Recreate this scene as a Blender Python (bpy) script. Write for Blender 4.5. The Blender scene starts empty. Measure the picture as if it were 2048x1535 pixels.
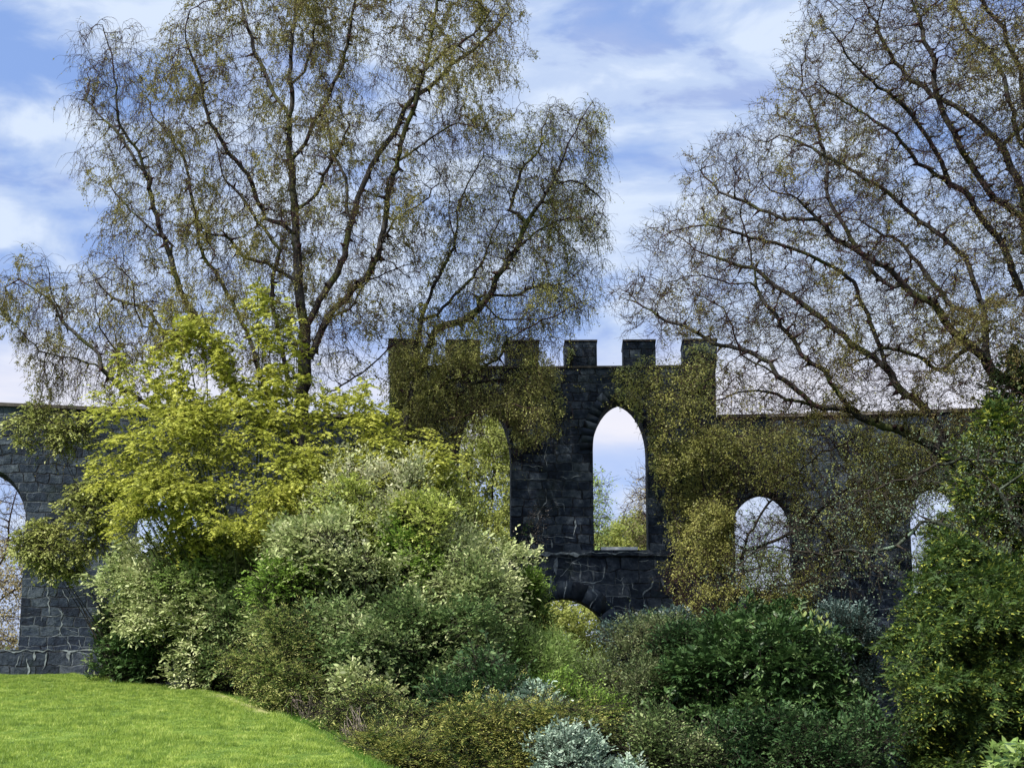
import bpy, math, random, time
import numpy as np
from math import radians, sin, cos, tan, pi

T0 = time.time()
sc = bpy.context.scene
COL = sc.collection

# ------------------------------------------------------------------ camera
FPX = 3000.0                       # focal length in photograph pixels (2048 wide)
PITCH = math.atan((1300 - 767.5) / FPX)
cam_d = bpy.data.cameras.new("camera")
cam_d.sensor_width = 36.0
cam_d.lens = FPX / 2048 * 36
cam_d.clip_start = 0.1
cam_d.clip_end = 6000
cam = bpy.data.objects.new("camera", cam_d)
COL.objects.link(cam)
cam.location = (0, 0, 0)
cam.rotation_euler = (radians(90) + PITCH, 0, 0)
sc.camera = cam

# ------------------------------------------------------------------ world, sun, exposure
SUN_EL, SUN_AZ = radians(47), radians(-130)     # azimuth from +Y (view direction), negative = towards the left
SKY_STRENGTH = 0.084
SUN_STRENGTH = 5.0
EXPOSURE = 0.92
sc.view_settings.view_transform = 'Standard'
sc.view_settings.look = 'None'
sc.view_settings.gamma = 1.0
sc.view_settings.exposure = EXPOSURE
sc.view_settings.use_curve_mapping = False


def build_world():
    w = bpy.data.worlds.new("World")
    sc.world = w
    w.use_nodes = True
    nt = w.node_tree
    N, L = nt.nodes, nt.links
    N.clear()
    out = N.new('ShaderNodeOutputWorld')
    bg = N.new('ShaderNodeBackground')
    sky = N.new('ShaderNodeTexSky')
    sky.sky_type = 'NISHITA'
    sky.sun_disc = False
    sky.sun_elevation = SUN_EL
    sky.sun_rotation = SUN_AZ
    sky.air_density = 1.0
    sky.dust_density = 0.3
    sky.ozone_density = 2.5
    tc = N.new('ShaderNodeTexCoord')
    sep = N.new('ShaderNodeSeparateXYZ')
    L.new(tc.outputs['Generated'], sep.inputs[0])

    def math_n(op, a, b=None, clamp=False):
        m = N.new('ShaderNodeMath')
        m.operation = op
        m.use_clamp = clamp
        for i, v in enumerate((a, b)):
            if v is None:
                continue
            if isinstance(v, (int, float)):
                m.inputs[i].default_value = v
            else:
                L.new(v, m.inputs[i])
        return m.outputs[0]
    comb = N.new('ShaderNodeCombineXYZ')
    L.new(sep.outputs[0], comb.inputs[0])
    L.new(sep.outputs[1], comb.inputs[1])
    L.new(math_n('MULTIPLY', sep.outputs[2], 2.5), comb.inputs[2])

    def noise(scale, detail, rough, dist, off, sx=1.0, sy=1.0):
        mp = N.new('ShaderNodeMapping')
        mp.inputs['Location'].default_value = off
        mp.inputs['Scale'].default_value = (sx, sy, 1)
        L.new(comb.outputs[0], mp.inputs[0])
        n = N.new('ShaderNodeTexNoise')
        n.inputs['Scale'].default_value = scale
        n.inputs['Detail'].default_value = detail
        n.inputs['Roughness'].default_value = rough
        n.inputs['Distortion'].default_value = dist
        L.new(mp.outputs[0], n.inputs['Vector'])
        return n.outputs['Fac']

    def ramp(fac, stops):
        r = N.new('ShaderNodeValToRGB')
        r.color_ramp.interpolation = 'EASE'
        el = r.color_ramp.elements
        while len(el) < len(stops):
            el.new(0.5)
        for e, (p, c) in zip(el, stops):
            e.position = p
            e.color = (c[0], c[1], c[2], 1) if not isinstance(c, (int, float)) else (c, c, c, 1)
        L.new(fac, r.inputs[0])
        return r.outputs[0]

    def mix(fac, a, b):
        m = N.new('ShaderNodeMix')
        m.data_type = 'RGBA'
        for sock, v in ((m.inputs[0], fac), (m.inputs[6], a), (m.inputs[7], b)):
            if isinstance(v, tuple):
                sock.default_value = (*v, 1)
            elif isinstance(v, (int, float)):
                sock.default_value = v
            else:
                L.new(v, sock)
        return m.outputs[2]

    n1 = noise(4.6, 6, 0.55, 0.25, (3.4, 1.2, 0))
    n2 = noise(10.5, 7, 0.56, 0.35, (8.2, 2.6, 0))
    n3 = noise(2.2, 3, 0.5, 0.1, (1.0, 4.0, 0))
    cov = math_n('ADD', math_n('ADD', math_n('MULTIPLY', n1, 0.62), math_n('MULTIPLY', n2, 0.30)), math_n('MULTIPLY', n3, 0.14))
    cloud_mask = ramp(cov, [(0.42, 0.0), (0.56, 1.0)])
    # the sky's own blue
    skyc = N.new('ShaderNodeMix')
    skyc.data_type = 'RGBA'
    skyc.blend_type = 'MULTIPLY'
    skyc.inputs[0].default_value = 1.0
    L.new(sky.outputs[0], skyc.inputs[6])
    skyc.inputs[7].default_value = (0.86, 0.88, 1.12, 1)
    # cloud brightness: thin high veil to brighter body, violet grey undersides
    shade = ramp(n2, [(0.36, (2.5, 3.2, 5.2)), (0.48, (3.5, 4.3, 5.9)), (0.62, (4.5, 5.2, 6.4))])
    veil = mix(0.75, skyc.outputs[2], (1.9, 2.95, 5.5))
    c = mix(cloud_mask, veil, shade)
    # pale warm band low over the horizon
    hz = ramp(sep.outputs[2], [(0.0, 0.35), (0.105, 0.22), (0.145, 1.0), (0.165, 0.9), (0.215, 0.0)])
    streak = noise(7.0, 5, 0.55, 0.2, (2, 7.5, 0), 0.6, 1.0)
    hz2 = math_n('MULTIPLY', hz, ramp(streak, [(0.36, 0.45), (0.56, 1.0)]))
    c = mix(hz2, c, (5.6, 5.6, 6.2))
    # unseen sky overhead, brightened as added fill light on the garden
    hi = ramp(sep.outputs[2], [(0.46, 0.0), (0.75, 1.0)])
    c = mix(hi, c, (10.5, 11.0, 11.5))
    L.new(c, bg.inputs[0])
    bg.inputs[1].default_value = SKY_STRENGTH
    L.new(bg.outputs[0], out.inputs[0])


build_world()

sun_d = bpy.data.lights.new("sun", 'SUN')
sun_d.energy = SUN_STRENGTH
sun_d.angle = radians(0.5)
sun_d.color = (1.0, 0.94, 0.84)
sun = bpy.data.objects.new("sun", sun_d)
COL.objects.link(sun)
from mathutils import Vector
sv = Vector((sin(SUN_AZ) * cos(SUN_EL), cos(SUN_AZ) * cos(SUN_EL), sin(SUN_EL)))
sun.rotation_euler = sv.to_track_quat('Z', 'Y').to_euler()
sun.location = sv * 60

# ------------------------------------------------------------------ small numpy library
CP, SP = cos(PITCH), sin(PITCH)


def at(px, py, Y):
    """photograph pixel (2048 x 1535) + distance along the view -> place in the garden"""
    px, py, Y = np.broadcast_arrays(np.asarray(px, float), np.asarray(py, float), np.asarray(Y, float))
    a = (px - 1024) / FPX
    b = (767.5 - py) / FPX
    dy = CP - b * SP
    dz = SP + b * CP
    t = Y / dy
    return np.stack([a * t, Y, dz * t], -1)


def pix(P):
    P = np.asarray(P, float)
    v = P[..., 1] * CP + P[..., 2] * SP
    u = -P[..., 1] * SP + P[..., 2] * CP
    return 1024 + FPX * P[..., 0] / v, 767.5 - FPX * u / v


def nrm(v):
    return v / np.maximum(np.linalg.norm(v, axis=-1, keepdims=True), 1e-9)


def _hash(i, j, k, s):
    h = (i * 374761393 + j * 668265263 + k * 2147483647 + s * 974634777) & 0xffffffff
    h = ((h ^ (h >> 13)) * 1274126177) & 0xffffffff
    h = h ^ (h >> 16)
    return (h & 0xffff) / 65535.0


def vnoise(P, scale=1.0, seed=0):
    """value noise in 0..1 for an array of points"""
    Q = np.asarray(P, float) * scale + 1000.0
    I = np.floor(Q).astype(np.int64)
    F = Q - I
    F = F * F * (3 - 2 * F)
    r = 0
    for a in (0, 1):
        for b in (0, 1):
            for c in (0, 1):
                w = (F[..., 0] if a else 1 - F[..., 0]) * (F[..., 1] if b else 1 - F[..., 1]) * (F[..., 2] if c else 1 - F[..., 2])
                r = r + w * _hash(I[..., 0] + a, I[..., 1] + b, I[..., 2] + c, seed)
    return r


def mesh_np(name, V, faces, mat=None, parent=None, smooth=False, uv=None, mats=None, midx=None):
    """faces: list of int arrays (m,k)"""
    me = bpy.data.meshes.new(name)
    V = np.ascontiguousarray(V, dtype=np.float32)
    me.vertices.add(len(V))
    me.vertices.foreach_set('co', V.ravel())
    faces = [f for f in faces if len(f)]
    lv = np.concatenate([f.ravel() for f in faces]).astype(np.int32)
    tot = np.concatenate([np.full(len(f), f.shape[1], np.int32) for f in faces])
    st = np.concatenate([[0], np.cumsum(tot)[:-1]]).astype(np.int32)
    me.loops.add(len(lv))
    me.loops.foreach_set('vertex_index', lv)
    me.polygons.add(len(tot))
    me.polygons.foreach_set('loop_start', st)
    try:
        me.polygons.foreach_set('loop_total', tot)
    except Exception:
        pass
    if smooth:
        me.polygons.foreach_set('use_smooth', np.ones(len(tot), bool))
    if midx is not None:
        me.polygons.foreach_set('material_index', midx.astype(np.int32))
    if uv is not None:
        l = me.uv_layers.new(name='uv')
        l.data.foreach_set('uv', np.ascontiguousarray(uv[lv], dtype=np.float32).ravel())
    me.update(calc_edges=True)
    for m in (mats or ([mat] if mat else [])):
        me.materials.append(m)
    o = bpy.data.objects.new(name, me)
    COL.objects.link(o)
    if parent is not None:
        o.parent = parent
        w, q = Vector(parent.location), parent.parent
        while q is not None:
            w = w + q.location
            q = q.parent
        o.location = -w
    return o


def thing(name, label, cat, loc=(0, 0, 0), group=None):
    o = bpy.data.objects.new(name, None)
    COL.objects.link(o)
    o.empty_display_size = 0.3
    o.location = [float(x) for x in loc]
    o['label'] = label
    o['category'] = cat
    if group:
        o['group'] = group
    return o


# ---- tubes ----
def tubes(P, par, R, name, mat, parent, kcuts=((0.05, 8), (0.014, 5), (0.0, 3)), bark_uv=False):
    """P (n,3), par (n,) parent index or -1, R (n,) radius -> one mesh of tapered limbs"""
    n = len(P)
    par = np.asarray(par)
    idx = np.nonzero(par >= 0)[0]
    pa = par[idx]
    d_in = np.zeros((n, 3))
    d_in[idx] = nrm(P[idx] - P[pa])
    order = np.argsort(-R[idx], kind='stable')
    main = np.full(n, -1)
    rev = idx[order][::-1]
    main[par[rev]] = rev                       # thickest child wins (written last)
    d = d_in.copy()
    has = main >= 0
    nxt = np.zeros((n, 3))
    nxt[has] = d_in[main[has]]
    d = nrm(d + nxt)
    is_main = main[pa] == idx
    a = P[pa]
    ra = np.where(is_main, R[pa], np.minimum(R[idx] * 1.15, R[pa]))
    da = np.where(is_main[:, None], d[pa], d_in[idx])
    b = P[idx]
    rb = R[idx]
    db = np.where((main[idx] >= 0)[:, None], d[idx], d_in[idx])
    Vs, Fs, off = [], [], 0
    kk = np.zeros(len(idx), int)
    prev = np.maximum(ra, rb)
    for lim, k in kcuts[::-1]:
        kk[prev >= lim] = k
    for _, k in kcuts:
        m = kk == k
        if not m.any():
            continue
        ang = np.arange(k) / k * 2 * pi
        ring = np.zeros((m.sum(), 2, k, 3))
        for e, (c, r, dd) in enumerate(((a[m], ra[m], da[m]), (b[m], rb[m], db[m]))):
            ref = np.array([0.83, 0.31, 0.05]) if True else None
            s = nrm(np.cross(dd, ref))
            t = np.cross(dd, s)
            ring[:, e] = c[:, None] + r[:, None, None] * (s[:, None] * np.cos(ang)[None, :, None] + t[:, None] * np.sin(ang)[None, :, None])
        V = ring.reshape(-1, 3)
        q = np.arange(m.sum())[:, None] * 2 * k + off
        i0 = np.arange(k)[None]
        i1 = (np.arange(k)[None] + 1) % k
        F = np.stack([q + i0, q + i1, q + k + i1, q + k + i0], -1).reshape(-1, 4)
        Vs.append(V)
        Fs.append(F)
        off += len(V)
    return mesh_np(name, np.concatenate(Vs), [np.concatenate(Fs)], mat, parent, smooth=True)


# ---- leaves ----
TPL = {
    'rhomb': [(0, 0, 0), (.42, .5, .04), (1, 0, -.1), (.42, -.5, .04)],
    'oval': [(0, 0, 0), (.25, .40, .05), (.66, .38, 0), (1, 0, -.14), (.66, -.38, 0), (.25, -.40, .05)],
    'long': [(0, 0, 0), (.3, .46, .05), (.7, .42, 0), (1, 0, -.16), (.7, -.42, 0), (.3, -.46, .05)],
    'needle': [(0, .12, 0), (.5, .3, 0), (1, 0, -.03), (.5, -.3, 0)],
    'palm': [(0, 0, 0), (.12, .52, -.12), (.40, .22, .02), (.62, .55, -.10), (.66, .16, .02), (1, 0, -.16),
             (.66, -.16, .02), (.62, -.55, -.10), (.40, -.22, .02), (.12, -.52, -.12)],
}


def _frond():
    a = [(0.0, 0.03, 0)]
    for i in range(5):
        x = 0.06 + 0.16 * i
        w = (0.50, 0.46, 0.38, 0.28, 0.16)[i]
        a += [(x, 0.07, 0), (x + 0.15, w, -0.05), (x + 0.14, 0.07, 0)]
    a += [(1.0, 0.0, -0.12)]
    return a + [(x, -y, z) for x, y, z in a[-2::-1]]


TPL['frond'] = _frond()


def leaves(P, D, Nn, Ls, W, tpl, name, mat, parent):
    """one small face per leaf"""
    T = np.array(TPL[tpl])
    D = nrm(D)
    S = nrm(np.cross(D, Nn))
    Nn = np.cross(S, D)
    Ls = np.broadcast_to(Ls, (len(P),))
    W = np.broadcast_to(W, (len(P),))
    V = (P[:, None] + D[:, None] * (T[None, :, 0:1] * Ls[:, None, None]) + S[:, None] * (T[None, :, 1:2] * W[:, None, None])
         + Nn[:, None] * (T[None, :, 2:3] * Ls[:, None, None]))
    k = len(T)
    F = np.arange(len(P) * k).reshape(-1, k)
    return mesh_np(name, V.reshape(-1, 3), [F], mat, parent)


def in_poly(px, py, poly):
    poly = np.asarray(poly, float)
    x0, y0 = poly[:, 0], poly[:, 1]
    x1, y1 = np.roll(x0, -1), np.roll(y0, -1)
    c = np.zeros(len(px), bool)
    for a, b, d, e in zip(x0, y0, x1, y1):
        if b == e:
            continue
        m = ((b > py) != (e > py)) & (px < (d - a) * (py - b) / (e - b) + a)
        c ^= m
    return c


def edge_dist(px, py, poly):
    poly = np.asarray(poly, float)
    best = np.full(len(px), 1e9)
    for (a, b), (c, d) in zip(poly, np.roll(poly, -1, 0)):
        vx, vy = c - a, d - b
        t = np.clip(((px - a) * vx + (py - b) * vy) / (vx * vx + vy * vy + 1e-9), 0, 1)
        best = np.minimum(best, np.hypot(px - a - t * vx, py - b - t * vy))
    return best


def poly_pts(poly, n, rng):
    poly = np.asarray(poly, float)
    lo, hi = poly.min(0), poly.max(0)
    out = np.zeros((0, 2))
    while len(out) < n:
        q = rng.uniform(lo, hi, (int(n * 1.6) + 50, 2))
        q = q[in_poly(q[:, 0], q[:, 1], poly)]
        out = np.concatenate([out, q])
    return out[:n]


# ------------------------------------------------------------------ materials
def new_mat(name):
    m = bpy.data.materials.new(name)
    m.use_nodes = True
    m.node_tree.nodes.clear()
    return m, m.node_tree.nodes, m.node_tree.links


def leaf_mat(name, cols, transl=0.35, rough=0.5, spec=0.3, big=1.6):
    """cols: colours spread over leaves at random and in clumps"""
    m, N, L = new_mat(name)
    out = N.new('ShaderNodeOutputMaterial')
    geo = N.new('ShaderNodeNewGeometry')
    nz = N.new('ShaderNodeTexNoise')
    nz.inputs['Scale'].default_value = big
    nz.inputs['Detail'].default_value = 2
    L.new(geo.outputs['Position'], nz.inputs['Vector'])
    ad = N.new('ShaderNodeMath')
    ad.operation = 'MULTIPLY_ADD'
    L.new(nz.outputs['Fac'], ad.inputs[0])
    ad.inputs[1].default_value = 1.5
    ad.inputs[2].default_value = -0.5
    ad2 = N.new('ShaderNodeMath')
    ad2.operation = 'MULTIPLY_ADD'
    L.new(geo.outputs['Random Per Island'], ad2.inputs[0])
    ad2.inputs[1].default_value = 0.55
    L.new(ad.outputs[0], ad2.inputs[2])
    ad3 = N.new('ShaderNodeMath')
    ad3.operation = 'MULTIPLY'
    ad3.use_clamp = True
    L.new(ad2.outputs[0], ad3.inputs[0])
    ad3.inputs[1].default_value = 0.9
    r = N.new('ShaderNodeValToRGB')
    el = r.color_ramp.elements
    while len(el) < len(cols):
        el.new(0.5)
    for i, c in enumerate(cols):
        el[i].position = i / (len(cols) - 1)
        el[i].color = (*c, 1)
    L.new(ad3.outputs[0], r.inputs[0])
    p = N.new('ShaderNodeBsdfPrincipled')
    p.inputs['Roughness'].default_value = rough
    p.inputs['Specular IOR Level'].default_value = spec
    L.new(r.outputs[0], p.inputs['Base Color'])
    t = N.new('ShaderNodeBsdfTranslucent')
    hs = N.new('ShaderNodeHueSaturation')
    hs.inputs['Saturation'].default_value = 1.0
    hs.inputs['Value'].default_value = 1.25
    hs.inputs['Hue'].default_value = 0.5
    L.new(r.outputs[0], hs.inputs['Color'])
    L.new(hs.outputs[0], t.inputs[0])
    mx = N.new('ShaderNodeMixShader')
    mx.inputs[0].default_value = transl
    L.new(p.outputs[0], mx.inputs[1])
    L.new(t.outputs[0], mx.inputs[2])
    L.new(mx.outputs[0], out.inputs[0])
    return m


def bark_mat(name, a, b, c=None, scale=3.0, cfac=(0.55, 0.62), stretch=(1, 1, 0.35)):
    m, N, L = new_mat(name)
    out = N.new('ShaderNodeOutputMaterial')
    p = N.new('ShaderNodeBsdfPrincipled')
    p.inputs['Roughness'].default_value = 0.85
    p.inputs['Specular IOR Level'].default_value = 0.2
    geo = N.new('ShaderNodeNewGeometry')
    mp = N.new('ShaderNodeMapping')
    mp.inputs['Scale'].default_value = stretch
    L.new(geo.outputs['Position'], mp.inputs[0])
    n = N.new('ShaderNodeTexNoise')
    n.inputs['Scale'].default_value = scale * 4
    n.inputs['Detail'].default_value = 6
    n.inputs['Roughness'].default_value = 0.65
    L.new(mp.outputs[0], n.inputs['Vector'])
    r = N.new('ShaderNodeValToRGB')
    r.color_ramp.elements[0].position = 0.38
    r.color_ramp.elements[1].position = 0.64
    r.color_ramp.elements[0].color = (*a, 1)
    r.color_ramp.elements[1].color = (*b, 1)
    L.new(n.outputs['Fac'], r.inputs[0])
    col = r.outputs[0]
    if c:
        n2 = N.new('ShaderNodeTexNoise')
        n2.inputs['Scale'].default_value = scale
        n2.inputs['Detail'].default_value = 5
        L.new(geo.outputs['Position'], n2.inputs['Vector'])
        r2 = N.new('ShaderNodeValToRGB')
        r2.color_ramp.elements[0].position = cfac[0]
        r2.color_ramp.elements[1].position = cfac[1]
        L.new(n2.outputs['Fac'], r2.inputs[0])
        mx = N.new('ShaderNodeMix')
        mx.data_type = 'RGBA'
        L.new(r2.outputs[0], mx.inputs[0])
        L.new(col, mx.inputs[6])
        mx.inputs[7].default_value = (*c, 1)
        col = mx.outputs[2]
    L.new(col, p.inputs['Base Color'])
    bp = N.new('ShaderNodeBump')
    bp.inputs['Strength'].default_value = 0.6
    bp.inputs['Distance'].default_value = 0.03
    L.new(n.outputs['Fac'], bp.inputs['Height'])
    L.new(bp.outputs[0], p.inputs['Normal'])
    L.new(p.outputs[0], out.inputs[0])
    return m


def stone_mat(name, dark, mid, light, mortar, lime_lo=0.60, lime_hi=0.70, sx=1.7, sz=3.4, bump=1.0):
    m, N, L = new_mat(name)
    out = N.new('ShaderNodeOutputMaterial')
    p = N.new('ShaderNodeBsdfPrincipled')
    p.inputs['Roughness'].default_value = 0.82
    p.inputs['Specular IOR Level'].default_value = 0.25
    uv = N.new('ShaderNodeUVMap')
    dn = N.new('ShaderNodeTexNoise')
    dn.inputs['Scale'].default_value = 1.7
    dn.inputs['Detail'].default_value = 4
    L.new(uv.outputs[0], dn.inputs['Vector'])
    sub = N.new('ShaderNodeVectorMath')
    sub.operation = 'MULTIPLY_ADD'
    L.new(dn.outputs['Color'], sub.inputs[0])
    sub.inputs[1].default_value = (0.34, 0.26, 0)
    L.new(uv.outputs[0], sub.inputs[2])
    # coursed rubble: rows of uneven blocks, bent by the noise above
    bk = N.new('ShaderNodeTexBrick')
    bk.offset = 0.43
    bk.offset_frequency = 2
    bk.squash = 0.72
    bk.squash_frequency = 3
    bk.inputs['Color1'].default_value = (0, 0, 0, 1)
    bk.inputs['Color2'].default_value = (1, 1, 1, 1)
    bk.inputs['Mortar'].default_value = (0.5, 0.5, 0.5, 1)
    bk.inputs['Scale'].default_value = 1.0
    bk.inputs['Mortar Size'].default_value = 0.022
    bk.inputs['Mortar Smooth'].default_value = 0.6
    bk.inputs['Bias'].default_value = 0.0
    bk.inputs['Brick Width'].default_value = 1.0 / sx
    bk.inputs['Row Height'].default_value = 1.0 / sz
    L.new(sub.outputs[0], bk.inputs['Vector'])
    fine = N.new('ShaderNodeTexNoise')
    fine.inputs['Scale'].default_value = 5.5
    fine.inputs['Detail'].default_value = 8
    fine.inputs['Roughness'].default_value = 0.7
    L.new(uv.outputs[0], fine.inputs['Vector'])
    sep = N.new('ShaderNodeSeparateColor')
    L.new(bk.outputs['Color'], sep.inputs[0])
    mad = N.new('ShaderNodeMath')
    mad.operation = 'MULTIPLY_ADD'
    L.new(fine.outputs['Fac'], mad.inputs[0])
    mad.inputs[1].default_value = 1.3
    ms = N.new('ShaderNodeMath')
    ms.operation = 'MULTIPLY_ADD'
    L.new(sep.outputs[0], ms.inputs[0])
    ms.inputs[1].default_value = 0.42
    ms.inputs[2].default_value = -0.36
    L.new(ms.outputs[0], mad.inputs[2])
    r = N.new('ShaderNodeValToRGB')
    el = r.color_ramp.elements
    el.new(0.5)
    for e, (q, c) in zip(el, ((0.15, dark), (0.5, mid), (0.9, light))):
        e.position = q
        e.color = (*c, 1)
    L.new(mad.outputs[0], r.inputs[0])
    # joints, dark where open, pale where lime has run
    ln = N.new('ShaderNodeTexNoise')
    ln.inputs['Scale'].default_value = 0.55
    ln.inputs['Detail'].default_value = 5
    ln.inputs['Roughness'].default_value = 0.7
    L.new(uv.outputs[0], ln.inputs['Vector'])
    lr = N.new('ShaderNodeValToRGB')
    lr.color_ramp.elements[0].position = lime_lo
    lr.color_ramp.elements[1].position = lime_hi
    L.new(ln.outputs['Fac'], lr.inputs[0])
    mc = N.new('ShaderNodeMix')
    mc.data_type = 'RGBA'
    L.new(lr.outputs[0], mc.inputs[0])
    mc.inputs[6].default_value = (dark[0] * 0.6, dark[1] * 0.6, dark[2] * 0.6, 1)
    mc.inputs[7].default_value = (*mortar, 1)
    mj = N.new('ShaderNodeMix')
    mj.data_type = 'RGBA'
    L.new(bk.outputs['Fac'], mj.inputs[0])
    L.new(r.outputs[0], mj.inputs[6])
    L.new(mc.outputs[2], mj.inputs[7])
    # moss and lichen bloom in broad patches
    mn = N.new('ShaderNodeTexNoise')
    mn.inputs['Scale'].default_value = 1.1
    mn.inputs['Detail'].default_value = 7
    mn.inputs['Roughness'].default_value = 0.72
    mpp = N.new('ShaderNodeMapping')
    mpp.inputs['Location'].default_value = (5.3, 8.8, 2)
    L.new(uv.outputs[0], mpp.inputs[0])
    L.new(mpp.outputs[0], mn.inputs['Vector'])
    mr = N.new('ShaderNodeValToRGB')
    mr.color_ramp.elements[0].position = 0.52
    mr.color_ramp.elements[1].position = 0.72
    L.new(mn.outputs['Fac'], mr.inputs[0])
    mm = N.new('ShaderNodeMix')
    mm.data_type = 'RGBA'
    L.new(mr.outputs[0], mm.inputs[0])
    L.new(mj.outputs[2], mm.inputs[6])
    mm.inputs[7].default_value = (0.012, 0.022, 0.022, 1)
    L.new(mm.outputs[2], p.inputs['Base Color'])
    hr = N.new('ShaderNodeMath')
    hr.operation = 'SUBTRACT'
    hr.inputs[0].default_value = 1.0
    L.new(bk.outputs['Fac'], hr.inputs[1])
    hadd = N.new('ShaderNodeMath')
    hadd.operation = 'MULTIPLY_ADD'
    L.new(hr.outputs[0], hadd.inputs[0])
    hadd.inputs[1].default_value = 0.45
    hf = N.new('ShaderNodeMath')
    hf.operation = 'MULTIPLY_ADD'
    L.new(sep.outputs[0], hf.inputs[0])
    hf.inputs[1].default_value = 0.35
    L.new(fine.outputs['Fac'], hf.inputs[2])
    L.new(hf.outputs[0], hadd.inputs[2])
    bp = N.new('ShaderNodeBump')
    bp.inputs['Strength'].default_value = bump
    bp.inputs['Distance'].default_value = 0.05
    L.new(hadd.outputs[0], bp.inputs['Height'])
    L.new(bp.outputs[0], p.inputs['Normal'])
    L.new(p.outputs[0], out.inputs[0])
    return m


def simple_mat(name, col, rough=0.7, nscale=8, var=0.25, metallic=0.0):
    m, N, L = new_mat(name)
    out = N.new('ShaderNodeOutputMaterial')
    p = N.new('ShaderNodeBsdfPrincipled')
    p.inputs['Roughness'].default_value = rough
    p.inputs['Metallic'].default_value = metallic
    geo = N.new('ShaderNodeNewGeometry')
    n = N.new('ShaderNodeTexNoise')
    n.inputs['Scale'].default_value = nscale
    n.inputs['Detail'].default_value = 6
    L.new(geo.outputs['Position'], n.inputs['Vector'])
    r = N.new('ShaderNodeValToRGB')
    r.color_ramp.elements[0].position = 0.3
    r.color_ramp.elements[1].position = 0.7
    r.color_ramp.elements[0].color = (*[c * (1 - var) for c in col], 1)
    r.color_ramp.elements[1].color = (*[min(1, c * (1 + var)) for c in col], 1)
    L.new(n.outputs['Fac'], r.inputs[0])
    L.new(r.outputs[0], p.inputs['Base Color'])
    L.new(p.outputs[0], out.inputs[0])
    return m


M = {}
M['stone'] = stone_mat('dark_rubble_stone', (0.004, 0.007, 0.016), (0.017, 0.029, 0.052), (0.095, 0.120, 0.150), (0.12, 0.15, 0.18), 0.46, 0.66, 2.0, 3.8, 1.0)
M['stone_base'] = stone_mat('dark_base_stone', (0.006, 0.010, 0.020), (0.027, 0.039, 0.062), (0.11, 0.13, 0.16), (0.20, 0.24, 0.28), 0.44, 0.62, 1.5, 2.6, 1.0)
M['dressed'] = simple_mat('dressed_stone', (0.011, 0.018, 0.032), 0.85, 6, 0.55)
M['coping'] = simple_mat('coping_stone', (0.075, 0.068, 0.062), 0.9, 5, 0.4)
M['lime'] = simple_mat('lime_run', (0.20, 0.235, 0.26), 0.85, 12, 0.6)
M['slab'] = simple_mat('pale_slab', (0.80, 0.84, 0.88), 0.5, 3, 0.1)
M['birch_bark'] = bark_mat('birch_bark', (0.010, 0.009, 0.010), (0.060, 0.058, 0.056), (0.050, 0.060, 0.018), 1.6, (0.50, 0.60))
M['twig'] = bark_mat('purple_twig', (0.013, 0.006, 0.008), (0.034, 0.014, 0.016), (0.03, 0.03, 0.015), 1.5)
M['lichen_bark'] = bark_mat('lichen_bark', (0.014, 0.017, 0.013), (0.045, 0.055, 0.040), (0.13, 0.18, 0.13), 2.0, (0.57, 0.64))
M['dead_twig'] = bark_mat('dead_twig', (0.12, 0.10, 0.085), (0.26, 0.22, 0.19), None, 3)
M['stem'] = bark_mat('shrub_stem', (0.012, 0.010, 0.008), (0.034, 0.028, 0.021), None, 3)
M['stem_green'] = bark_mat('green_stem', (0.025, 0.035, 0.012), (0.07, 0.085, 0.03), None, 3)
exec_after = []
print('lib', round(time.time() - T0, 2))

# ------------------------------------------------------------------ ground
EY = np.array([-60, 0, 8, 14, 18, 22, 26, 31, 36, 41, 46, 60])
EX = np.array([6, 6, 3.2, 1.0, -0.8, -2.1, -3.2, -5.1, -7.4, -11.4, -15, -15])
ZY = np.array([-60, 0, 10, 22, 26, 31, 36, 41, 43, 60, 90, 200, 3000])
ZZ = np.array([-1.75, -1.78, -1.85, -1.73, -1.46, -1.10, -0.87, -0.68, -0.66, -2.5, -7, -14, -60])


def ground_z(x, y):
    z = np.interp(y, ZY, ZZ)
    s = x - np.interp(y, EY, EX)
    t = np.clip(s / 6.5, 0, 1)
    drop = 2.6 * (t * t * (3 - 2 * t)) + 0.5 * np.clip(s, 0, 1.5) / 1.5
    far = np.clip((60 - y) / 14, 0, 1)
    z = z - drop * far
    z = z + (vnoise(np.stack([x, y, x * 0], -1), 0.35, 5) - 0.5) * 0.10 * np.clip(1 - np.abs(y) / 400, 0, 1)
    return z


def worn(x, y):
    """the scuffed strip near the lawn's edge, 0..1"""
    A, B = at(430, 1384, 34.5), at(540, 1420, 29.8)
    d = (B - A)[:2]
    t = np.clip(((x - A[0]) * d[0] + (y - A[1]) * d[1]) / (d @ d), 0, 1)
    e = np.hypot(x - A[0] - t * d[0], y - A[1] - t * d[1])
    return np.exp(-(e / 0.22) ** 2) * (0.45 + 0.55 * t)


def axis(lo, hi, fine_lo, fine_hi, fine, ratio=1.25):
    a = list(np.arange(fine_lo, fine_hi + 1e-6, fine))
    s, v = fine, a[-1]
    while v < hi:
        s *= ratio
        v += s
        a.append(v)
    s, v = fine, a[0]
    while v > lo:
        s *= ratio
        v -= s
        a.insert(0, v)
    return np.array(a)


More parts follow.
